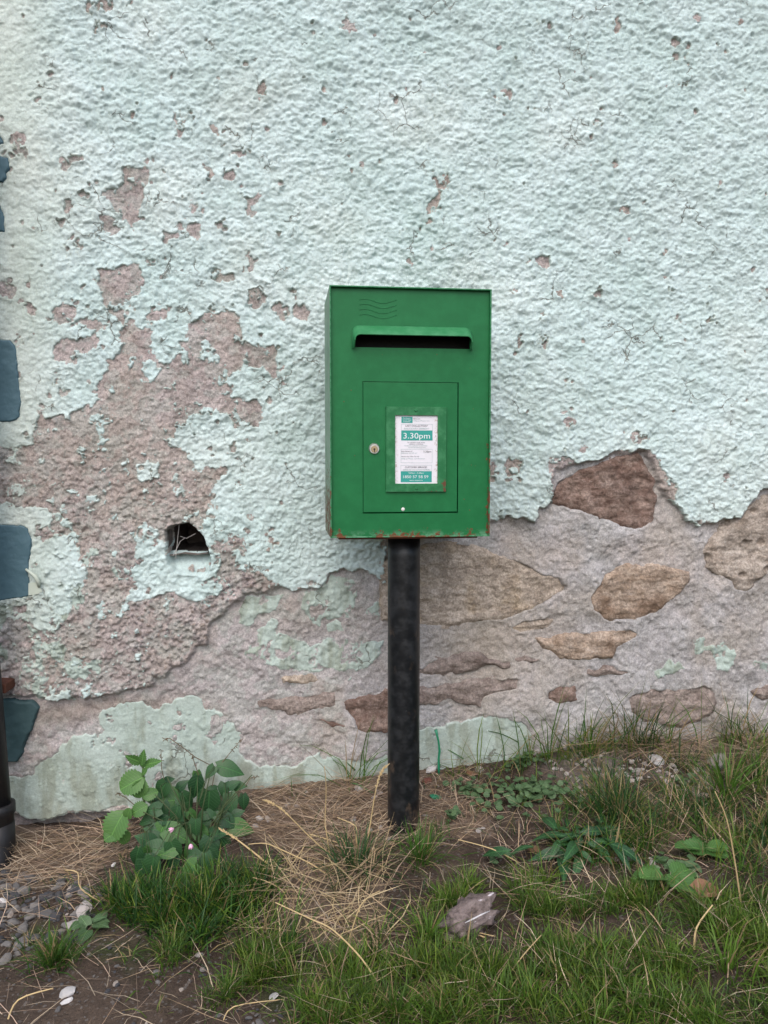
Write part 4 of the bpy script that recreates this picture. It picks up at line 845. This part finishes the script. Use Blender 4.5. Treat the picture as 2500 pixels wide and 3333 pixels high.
# ================================================================== WEEDS
def leaf_mesh(name, shape, fold=.18, droop=.25, n=9):
    bm = bmesh.new(); rows = []
    for i in range(n):
        t = i / (n - 1); w = shape(t); y = t; zc = -droop * t * t
        rows.append([bm.verts.new((s * w, y - (abs(s) * .12 if i == 0 else 0), zc + fold * abs(s) * w * (1 if abs(s) < .9 else .8))) for s in (-1, -.5, 0, .5, 1)])
    for a, b in zip(rows, rows[1:]):
        for k in range(4): bm.faces.new((a[k], a[k + 1], b[k + 1], b[k]))
    return bm_done(bm, name, True)
ov = lambda t: .40 * (math.sin(math.pi * min(1, t * .92 + .08) ** .62)) ** .9 + .005
LEAF_A = leaf_mesh('leaf_a', ov); LEAF_B = leaf_mesh('leaf_b', lambda t: .33 * math.sin(math.pi * min(1, t * .95 + .05) ** .7) + .004, .1, .4)
LEAF_R = leaf_mesh('leaf_r', lambda t: .46 * math.sqrt(max(0, 1 - (2 * t ** .85 - 1) ** 2)) * (1 + .11 * math.sin(t * 50)) + .02, .30, .30, 33)
LEAF_T = leaf_mesh('leaf_t', lambda t: (.25 * math.sin(math.pi * min(1, t * .97 + .03) ** .8)) * (1 + .18 * math.sin(t * 45)) + .004, .25, .1, 19)
for l, mt in ((LEAF_A, MAT_LEAF), (LEAF_B, MAT_LEAF), (LEAF_R, MAT_LEAF2), (LEAF_T, MAT_LEAF2)): l.materials.append(mt)
rl = random.Random(3)
def place_leaf(root, me, c, cx, cy, ln, ang, y, tilt=.8, name='leaf'):
    """cx,cy = middle of the leaf in the close view, ang = tip direction in degrees (0 right, 90 up)"""
    P = Vector(on_y(px(c, (cx, cy)), y)); a = rad(ang)
    L = ln / CROPS[c][2] / F * (y - CAM[1]) * 1.08
    t = Vector((math.cos(a), rl.uniform(-.55, .05), math.sin(a))).normalized()
    n = Vector((rl.uniform(-.35, .35), -1, tilt + rl.uniform(-.3, .4))); n = (n - t * n.dot(t)).normalized(); s = t.cross(n)
    Mx = Matrix((s, t, n)).transposed().to_4x4(); B = P - t * L * .5
    o = bpy.data.objects.new(name, me); COL.objects.link(o); o.parent = root
    o.matrix_local = Matrix.Translation(B - Vector(root.location)) @ Mx @ Matrix.Diagonal((L * rl.uniform(.9, 1.1), L, L, 1))
    return B - Vector(root.location)
base = ground_hit((640, 2775))
weed = tag(empty('leafy_weed', tuple(base)), 'bushy dark green weed with heart-shaped leaves and pink buds against the plinth', 'weed')
bush = [(1240, 280, 230, -8), (1060, 315, 120, -130), (945, 355, 95, -80), (930, 460, 205, -100), (1060, 480, 120, 175), (1045, 605, 235, -96), (865, 570, 170, -55), (700, 490, 160, 30), (690, 385, 95, 25), (605, 405, 70, 60), (815, 425, 110, 45), (620, 485, 170, -120), (660, 570, 230, 172), (540, 655, 150, 185), (640, 660, 140, -80), (735, 725, 190, -110), (845, 680, 150, -75), (905, 715, 120, -50), (605, 740, 150, 195), (1000, 785, 180, 50), (1160, 680, 190, -35), (1220, 750, 210, -20), (1350, 820, 200, -12), (1255, 600, 180, -70), (1365, 590, 140, -85), (1185, 480, 130, -95),
        (570, 830, 190, 160), (770, 880, 230, -20), (660, 935, 180, 200), (745, 1035, 190, -70), (725, 1130, 170, -95), (530, 1000, 210, 165), (590, 930, 230, -110), (395, 1090, 180, -105), (440, 1180, 200, -125), (535, 1190, 210, -100), (575, 1140, 160, -55), (885, 1000, 150, 100), (1050, 1020, 210, -95), (1085, 930, 170, 75), (935, 1060, 140, 5), (960, 1180, 190, -15), (860, 1190, 180, -150), (1330, 435, 120, 12), (1275, 420, 110, 35), (520, 520, 170, 150), (480, 760, 130, 200), (990, 900, 170, -60), (840, 840, 170, -140), (1130, 860, 170, 20), (930, 820, 150, -90), (1190, 930, 190, -50), (660, 1040, 170, 190), (480, 920, 180, 140), (800, 620, 150, 120), (1000, 700, 150, 200), (1110, 1090, 170, -40), (470, 1080, 170, -80), (630, 820, 170, 60), (1290, 690, 150, 30), (780, 770, 160, 80), (1030, 1130, 160, -80)]
def yof(cy): return float(np.interp(cy, [250, 500, 800, 1000, 1220], [base[1] + .13, base[1] + .09, base[1] + .02, base[1] - .04, base[1] - .10]))
bases = []
LEAF_Y = LEAF_A.copy(); LEAF_Y.materials.clear(); LEAF_Y.materials.append(mat_bigleaf('young_weed_leaf', (.030, .095, .022), (.055, .140, .030)))
for i, (cx, cy, ln, an) in enumerate(bush):
    b = place_leaf(weed, LEAF_Y if i % 5 == 2 else LEAF_A if i % 3 else LEAF_B, 'p', cx, cy, ln, an, min(yof(cy) + rl.uniform(-.02, .02), -.05)); bases.append(b)
bm = bmesh.new(); hubs = []
for k in range(9):
    ang = k * .7; tx = (-.13 + .033 * k); h = Vector((tx, .03 - .02 * (k % 3), .09 + .05 * (k % 3))); hubs.append(h)
    tube([Vector((tx * .15, 0, -.02)), h * .5 + Vector((0, 0, .02)), h], [.0022, .0017, .0012], 5, True, bm)
for b in bases:
    h = min(hubs, key=lambda q: (q - b).length); tube([h * .75, (h + b) * .5 + Vector((0, 0, .006)), b], [.0010, .0009, .0008], 5, True, bm)
link('stem', bm_done(bm, 'stem', True), MAT_STEM, weed)
bm = bmesh.new()    # wiry flowering stems above the bush
for pts in ([(1080, 440), (1110, 290), (1200, 190), (1340, 20)], [(1100, 270), (930, 180), (800, 80), (700, 10), (650, 15)], [(660, 440), (625, 280), (620, 110)], [(1380, 440), (1420, 370), (1490, 355)], [(980, 400), (920, 230), (900, 150)], [(380, 610), (300, 540), (220, 500)]):
    tube([on_y(px('p', q), min(yof(q[1]), -.05)) - base for q in pts], [.0012] * (len(pts) - 1) + [.0007], 5, True, bm)
    for t in range(9):
        a = on_y(px('p', pts[-1]), min(yof(pts[-1][1]), -.05)) - base; b2 = on_y(px('p', pts[-2]), min(yof(pts[-2][1]), -.05)) - base; c = Vector(a + (b2 - a) * t * .07)
        d = Vector((rl.uniform(-1, 1), rl.uniform(-1, 1), rl.uniform(-1, .5))).normalized() * .008; tube([c, c + d * .6, c + d], [.0005, .0013, .0006], 4, True, bm)
link('flower_stem', bm_done(bm, 'flower_stem', True), mat_plain('wiry_stem', (.12, .10, .06), (.20, .15, .10)), weed)['kind'] = 'stuff'
for (cx, cy), sp_ in (((735, 820), [(870, 765), (800, 785)]), ((888, 960), [(880, 780), (890, 880)])):
    yy = yof(900) - .06; bm = bmesh.new(); P = [on_y(px('p', q), yy) - base for q in sp_ + [(cx, cy)]]; tube(P, .0011, 5, True, bm); s_ = link('bud_stalk', bm_done(bm, 'bud_stalk', True), MAT_STEM, weed)
    bm = bmesh.new(); d = Vector(P[-1] - P[-2]).normalized()
    for k in range(5):
        q = d.orthogonal().normalized(); q.rotate(Matrix.Rotation(k * 1.256, 3, d)); tube([Vector(P[-1]), Vector(P[-1]) + d * .006 + q * .003, Vector(P[-1]) + d * .011 + q * .005], [.0015, .0028, .0012], 5, True, bm)
    link('pink_bud', bm_done(bm, 'pink_bud', True), MAT_PINK, s_)
# taller pale weed beside it
b2 = ground_hit((474, 2755)); tw = tag(empty('upright_weed', tuple(b2)), 'upright pale green thistle-like weed with toothed top leaves, beside the dark bushy weed', 'weed')
ty = float(b2[1])
bm = bmesh.new(); P = [on_y(px('p', q), ty) - b2 for q in [(484, 985), (482, 870), (468, 600), (462, 430), (460, 300), (455, 210)]]; tube(P, [.0045, .0042, .0036, .0032, .0028, .0018], 7, True, bm)
for q in [(380, 195), (540, 235), (400, 410), (425, 480)]:
    a = on_y(px('p', (460, q[1] + 90)), ty) - b2; b = on_y(px('p', q), ty) - b2; tube([a, (a + b) / 2 + np.array([0, 0, .006]), b], .0015, 5, True, bm)
link('stem', bm_done(bm, 'stem', True), mat_plain('pale_stem', (.07, .12, .04), (.11, .14, .06)), tw)
for me, cx, cy, ln, an in ((LEAF_T, 375, 200, 165, 148), (LEAF_T, 455, 180, 140, 80), (LEAF_T, 540, 230, 180, 22), (LEAF_T, 475, 300, 100, 60), (LEAF_R, 350, 410, 200, 200), (LEAF_R, 425, 470, 150, 245), (LEAF_R, 205, 800, 235, 235), (LEAF_R, 320, 690, 90, 80), (LEAF_R, 520, 510, 120, 20), (LEAF_R, 420, 650, 130, 200), (LEAF_R, 180, 870, 150, 200), (LEAF_R, 290, 900, 120, -60)):
    place_leaf(tw, me, 'p', cx, cy, ln, an, ty - .012 - (.02 if cy > 600 else 0), .45)
# ground-hugging leafy plants
LEAF_C = leaf_mesh('leaf_c', lambda t: .48 * math.sqrt(max(0, 1 - (2 * t - 1) ** 2)) * (1 + .16 * math.sin(t * 24)) + .02, .15, .2, 13); LEAF_C.materials.append(MAT_CLOVER)
LEAF_D = leaf_mesh('leaf_d', ov, .1, .3); LEAF_D.materials.append(MAT_CLOVER)
LEAF_N = leaf_mesh('leaf_n', lambda t: .17 * math.sin(math.pi * min(1, t * .95 + .05) ** .8) + .004, .2, .6); LEAF_N.materials.append(MAT_LEAF)
def ground_plant(name, label, cen, n, spread, Lr, me, up=(.5, 1.0), h=(.008, .03)):
    c = ground_hit(cen); r = tag(empty(name, tuple(c)), label, 'weed'); bm = bmesh.new()
    for k in range(n):
        a = rl.uniform(0, 6.283); d = min(abs(rl.gauss(0, .62)), 1.5) * spread; x = c[0] + 1.25 * d * math.cos(a); y = min(c[1] + d * math.sin(a) * .8, -.03)
        z = float(gz(np.array([x]), np.array([y]))[0]) + rl.uniform(*h); L = rl.uniform(*Lr); ph = a + rl.uniform(-1, 1)
        t = Vector((math.cos(ph), math.sin(ph), rl.uniform(-.2, .5))).normalized(); nn = Vector((rl.uniform(-.4, .4), rl.uniform(-.8, .1), rl.uniform(*up))); nn = (nn - t * nn.dot(t)).normalized(); s = t.cross(nn)
        o = bpy.data.objects.new('leaf', me); COL.objects.link(o); o.parent = r; B = Vector((x, y, z)) - Vector(c)
        o.matrix_local = Matrix.Translation(B) @ Matrix((s, t, nn)).transposed().to_4x4() @ Matrix.Diagonal((L, L, L, 1))
        tube([Vector((B.x * .8, B.y * .8, B.z - rl.uniform(.02, .035))), B + Vector((0, 0, -.004)), B], [.0008, .0008, .0006], 4, True, bm)
    link('stem', bm_done(bm, 'stem', True), MAT_STEM, r)['kind'] = 'stuff'
ground_plant('clover_patch', 'low patch of round lobed leaves behind the straw, to the side of the black post', px('7', (640, 330)), 190, .095, (.010, .020), LEAF_C)
ground_plant('clover_patch', 'small cluster of round lobed leaves close beside the green shard', px('r', (900, 960)), 60, .042, (.009, .017), LEAF_C)
ground_plant('clover_patch', 'cluster of round lobed leaves at the plinth end under the thin brown stones', px('7', (600, 180)), 60, .05, (.009, .017), LEAF_C)
ground_plant('clover_patch', 'tiny round-leaved cluster on the straw near the post foot', px('7', (275, 425)), 16, .024, (.011, .018), LEAF_C)
ground_plant('dandelion', 'spreading dark weed with narrow leaves between clover and short grass', px('7', (850, 560)), 55, .09, (.035, .075), LEAF_N, h=(.01, .04))
ground_plant('rosette_weed', 'small bright green rosette among the gravel', px('6', (400, 900)), 14, .028, (.022, .036), LEAF_D, h=(.006, .02))
ground_plant('lobed_weed', 'flat pale green weed with big lobed leaves beside the dead leaf', px('7', (1215, 715)), 5, .022, (.045, .062), LEAF_R, (1, 1.4), (.012, .025))
ground_plant('lobed_weed', 'flat pale green lobed weed at the edge of the reddish dry grass', px('7', (1390, 585)), 6, .030, (.035, .05), LEAF_R, (1, 1.4), (.012, .025))
ground_plant('rosette_weed', 'dark round-leaved rosette in the mortar rubble', px('7', (1285, 270)), 9, .022, (.016, .026), LEAF_D, h=(.006, .02))
ground_plant('rosette_weed', 'low dark leaves hidden between lobed weed and dry grass', px('7', (1260, 640)), 24, .04, (.016, .028), LEAF_D, h=(.006, .02))
ground_plant('rosette_weed', 'sprig of tiny leaves on bare soil by the pale bent stalk', px('7', (480, 600)), 14, .02, (.010, .016), LEAF_D, h=(.004, .015))

# ================================================================== STONES AND LITTER ON THE GROUND
def rock_mesh(name, seed, flat=.6, sub=2, rough=.35):
    bm = bmesh.new(); bmesh.ops.create_icosphere(bm, subdivisions=sub, radius=.5); r = random.Random(seed)
    pl = [(Vector((r.uniform(-1, 1), r.uniform(-1, 1), r.uniform(-1, 1))).normalized(), r.uniform(.24, .42)) for _ in range(9)]
    for v in bm.verts:
        for n, d in pl:
            k = v.co.dot(n)
            if k > d: v.co -= n * (k - d) * .9
        v.co *= 1 + r.uniform(-.05, .05) * rough; v.co.z *= flat
    return bm_done(bm, name, False)
ROCKS = [rock_mesh('rock', s, f) for s, f in ((1, .7), (2, .5), (3, .6), (4, .8), (5, .45), (6, .6))]
def rocks_with(mat):
    out = []
    for r in ROCKS: m2 = r.copy(); m2.materials.append(mat); out.append(m2)
    return out
R_PEB, R_PALE, R_WHITE, R_BRICK = rocks_with(MAT_PEB), rocks_with(MAT_PALE), rocks_with(MAT_WHITE), rocks_with(MAT_BRICK)
def rock(name, P, size, meshes, label, cat, group=None, sx=1.0):
    o = bpy.data.objects.new(name, rl.choice(meshes)); COL.objects.link(o)
    o.location = (P[0], P[1], P[2] + size * .10); o.rotation_euler = (rl.uniform(-.3, .3), rl.uniform(-.3, .3), rl.uniform(0, 6.28)); o.scale = (size * sx * rl.uniform(.9, 1.2), size * rl.uniform(.75, 1.1), size * rl.uniform(.7, 1.1))
    return tag(o, label, cat, group)
GRAVEL = [PP('6', [(0, 640), (230, 660), (430, 690), (450, 780), (430, 860), (330, 1000), (200, 960), (0, 1050), (-60, 1000), (-60, 700)])]
SOIL = [PP('6', [(330, 1000), (470, 900), (800, 960), (1000, 1000), (1020, 1130), (850, 1150), (860, 1260), (1200, 1180), (1240, 1340), (-40, 1340), (-40, 1080)])]
RUB = [PP('s', [(780, 220), (960, 240), (1240, 380), (1250, 560), (1050, 520), (880, 430), (600, 440), (500, 330)]), PP('s', [(0, 130), (350, 120), (380, 330), (100, 380), (-100, 320)]), PP('7', [(680, 120), (950, 110), (1000, 330), (820, 340), (780, 220)]), PP('s', [(540, 900), (860, 960), (860, 1080), (560, 1060)])]
for P in scatter(9000, GRAVEL)[:210]: rock('gravel_stone', P, (.009 + .030 * rl.random() ** 2.2), R_PEB, 'grey gravel stone lying in the gravel bed by the downpipe', 'stone', 'gravel stones by the downpipe')
for P in scatter(2600, SOIL)[:210]: rock('soil_pebble', P, .004 + .013 * rl.random() ** 2.5, R_PEB, 'small grey pebble half sunk in the bare brown soil', 'stone', 'pebbles on the bare soil')
for P in scatter(9000, RUB)[:230]: rock('mortar_crumb', P, rl.uniform(.007, .020), R_PALE, 'pale mortar crumb fallen on the bank below the stones', 'rubble', 'mortar crumbs below the stones')
for P in scatter(2500, STRAW[1:2] + STRAW[3:4])[:26]: rock('plaster_crumb', P, rl.uniform(.010, .022), R_PALE, 'pale plaster crumb lying among the matted straw by the plinth', 'rubble', 'plaster crumbs in the straw')
one = lambda n, c, p, s, ms, lab, cat, sx=1: rock(n, ground_hit(px(c, p)), s, ms, lab, cat, None, sx)
one('plaster_chunk', 's', (860, 290), .046, R_WHITE, 'white plaster chunk on the rubble bank below the dark brown stone', 'rubble')
one('plaster_chunk', 's', (1300, 300), .075, R_PALE, 'flat grey slab of mortar half under straw beside feathery grass', 'rubble')
one('plaster_chunk', 's', (190, 170), .050, R_PALE, 'pale mortar slab at the wall foot among wispy grass', 'rubble')
one('plaster_chunk', 's', (290, 170), .045, R_PALE, 'second mortar slab at the wall foot, nearer the straw', 'rubble')
one('plaster_chunk', 's', (1190, 540), .035, R_PALE, 'grey mortar lump beside the reddish dry grass', 'rubble')
one('plaster_chunk', 'r', (510, 690), .042, R_WHITE, 'whitish pink plaster chunk at the plinth right beside the post', 'rubble')
one('plaster_chunk', 'r', (1040, 690), .028, R_PALE, 'small whitish plaster lump at the plinth near clover', 'rubble')
one('plaster_chunk', 'q', (1290, 600), .034, R_WHITE, 'pale plaster chunk on the straw mat behind the post', 'rubble')
one('plaster_chunk', 'q', (400, 870), .022, R_WHITE, 'oval white chip beside the bushy weed, nearer its leaves', 'rubble')
one('plaster_chunk', 'q', (480, 885), .026, R_PALE, 'oval pale chip on the straw beside the bushy weed', 'rubble')
one('plaster_chunk', '6', (290, 1175), .030, R_WHITE, 'white plaster chip on bare soil, larger of a touching pair', 'rubble')
one('plaster_chunk', '6', (285, 1215), .024, R_WHITE, 'white plaster chip on bare soil, smaller of a touching pair', 'rubble')
one('plaster_chunk', '6', (1182, 1190), .022, R_WHITE, 'flat white chip on bare soil at the grass edge', 'rubble')
one('plaster_chunk', '6', (1550, 1188), .014, R_WHITE, 'tiny white chip in the short grass', 'rubble')
one('plaster_chunk', '6', (490, 620), .018, R_WHITE, 'small white pebble on straw in front of the weed', 'stone')
one('plaster_chunk', '6', (860, 1010), .020, R_PALE, 'pale pinkish pebble at the foot of the long grass', 'stone')
one('plaster_chunk', '6', (360, 820), .040, R_PALE, 'pale elongated stone on the gravel', 'stone', 1.5)
one('plaster_chunk', '6', (335, 880), .036, R_PALE, 'thin whitish flake on the gravel by the rosette', 'stone', 1.6)
one('plaster_chunk', '6', (270, 755), .024, R_PALE, 'buff pebble on the gravel near the hooked stalk', 'stone')
one('plaster_chunk', '6', (320, 730), .036, R_PEB, 'large dark grey gravel stone by the hooked stalk', 'stone')
one('plaster_chunk', '6', (15, 780), .030, R_WHITE, 'whitish stone in front of the downpipe shoe', 'stone')
one('plaster_chunk', '6', (300, 945), .034, R_PEB, 'mid grey rounded stone in front of the gravel', 'stone')
one('brick_chip', 'r', (465, 820), .030, R_BRICK, 'red brick chip in the litter beside the post', 'brick chip', 1.2)
one('brick_chip', '6', (170, 520), .020, R_BRICK, 'bright red chip in straw near the downpipe', 'brick chip')
# crumpled muddy lump
bm = bmesh.new(); bmesh.ops.create_icosphere(bm, subdivisions=4, radius=.5)
vv = np.array([v.co[:] for v in bm.verts]); dn = fbm(vv[:, 0] * 1 + vv[:, 2] * .4, vv[:, 1] + vv[:, 2] * .7, .35, 71, 4, .65); rg = np.abs(fbm(vv[:, 0] + .5 * vv[:, 1], vv[:, 2] * 1.6 + vv[:, 1] * .3, .28, 75, 3))
for v, a, b in zip(bm.verts, dn, rg): v.co = v.co * (1 + .22 * a - .34 * b); v.co = Vector((v.co.x * .150, v.co.y * .075, v.co.z * .070 + .022 * v.co.x))
c = ground_hit(px('7', (360, 905))); o = link('crumpled_wrapper', bm_done(bm, 'crumpled_wrapper', True), MAT_WRAP); o.location = (c[0], c[1], c[2] + .020); o.rotation_euler = (0, rad(-10), rad(8)); lump_o = o
bm = tube([(-.012, -.032, .020), (.004, -.034, .024), (.022, -.033, .027), (.040, -.028, .026)], [.0008, .0017, .0015, .0006], 6); link('plastic_streak', bm_done(bm, 'plastic_streak', True), flat('white_plastic', (.52, .50, .51), .35), lump_o)
tag(o, 'crumpled muddy brown lump with shiny white plastic streak lying in the grass', 'litter')
# dead leaf, brown leaves, green shard, green drip
LEAF_DEAD = leaf_mesh('dead_leaf', ov, .55, .35); LEAF_DEAD.materials.append(MAT_DEAD)
def dead(c, p, L, lab, rz, n='dead_leaf'):
    g = ground_hit(px(c, p)); o = bpy.data.objects.new(n, LEAF_DEAD); COL.objects.link(o); o.location = (g[0], g[1], g[2] + .014); o.scale = (L, L, L); o.rotation_euler = (rad(8), rad(14), rad(rz)); tag(o, lab, 'dead leaf')
dead('7', (1355, 770), .062, 'curled orange-brown dead leaf on the grass beside lobed weed', -80)
dead('7', (640, 590), .05, 'yellowish dead leaf standing in grass by the narrow-leaved weed', 10)
dead('r', (930, 800), .035, 'small brown dead leaf on straw at the plinth', -30)
dead('r', (1050, 990), .042, 'folded brown dead leaf beside clover', -60)
o = one('green_shard', 'r', (545, 985), .026, rocks_with(MAT_GPLAS), 'shiny green plastic shard on the litter beside the post', 'litter', 1.4)
P = [on_y(px('r', q), -.030) for q in [(592, 655), (590, 560), (600, 480), (590, 380), (575, 320), (560, 250)]]; b = P[0] - np.array([0, 0, .02])
r = tag(empty('green_twig', tuple(b)), 'thin bright green twig standing against the plinth beside the post', 'twig')
bm = tube([b - b] + [p - b for p in P], [.003, .0034, .003, .0032, .0026, .003, .0045], 6); link('twig_stem', bm_done(bm, 'twig_stem', True), MAT_GPLAS, r)
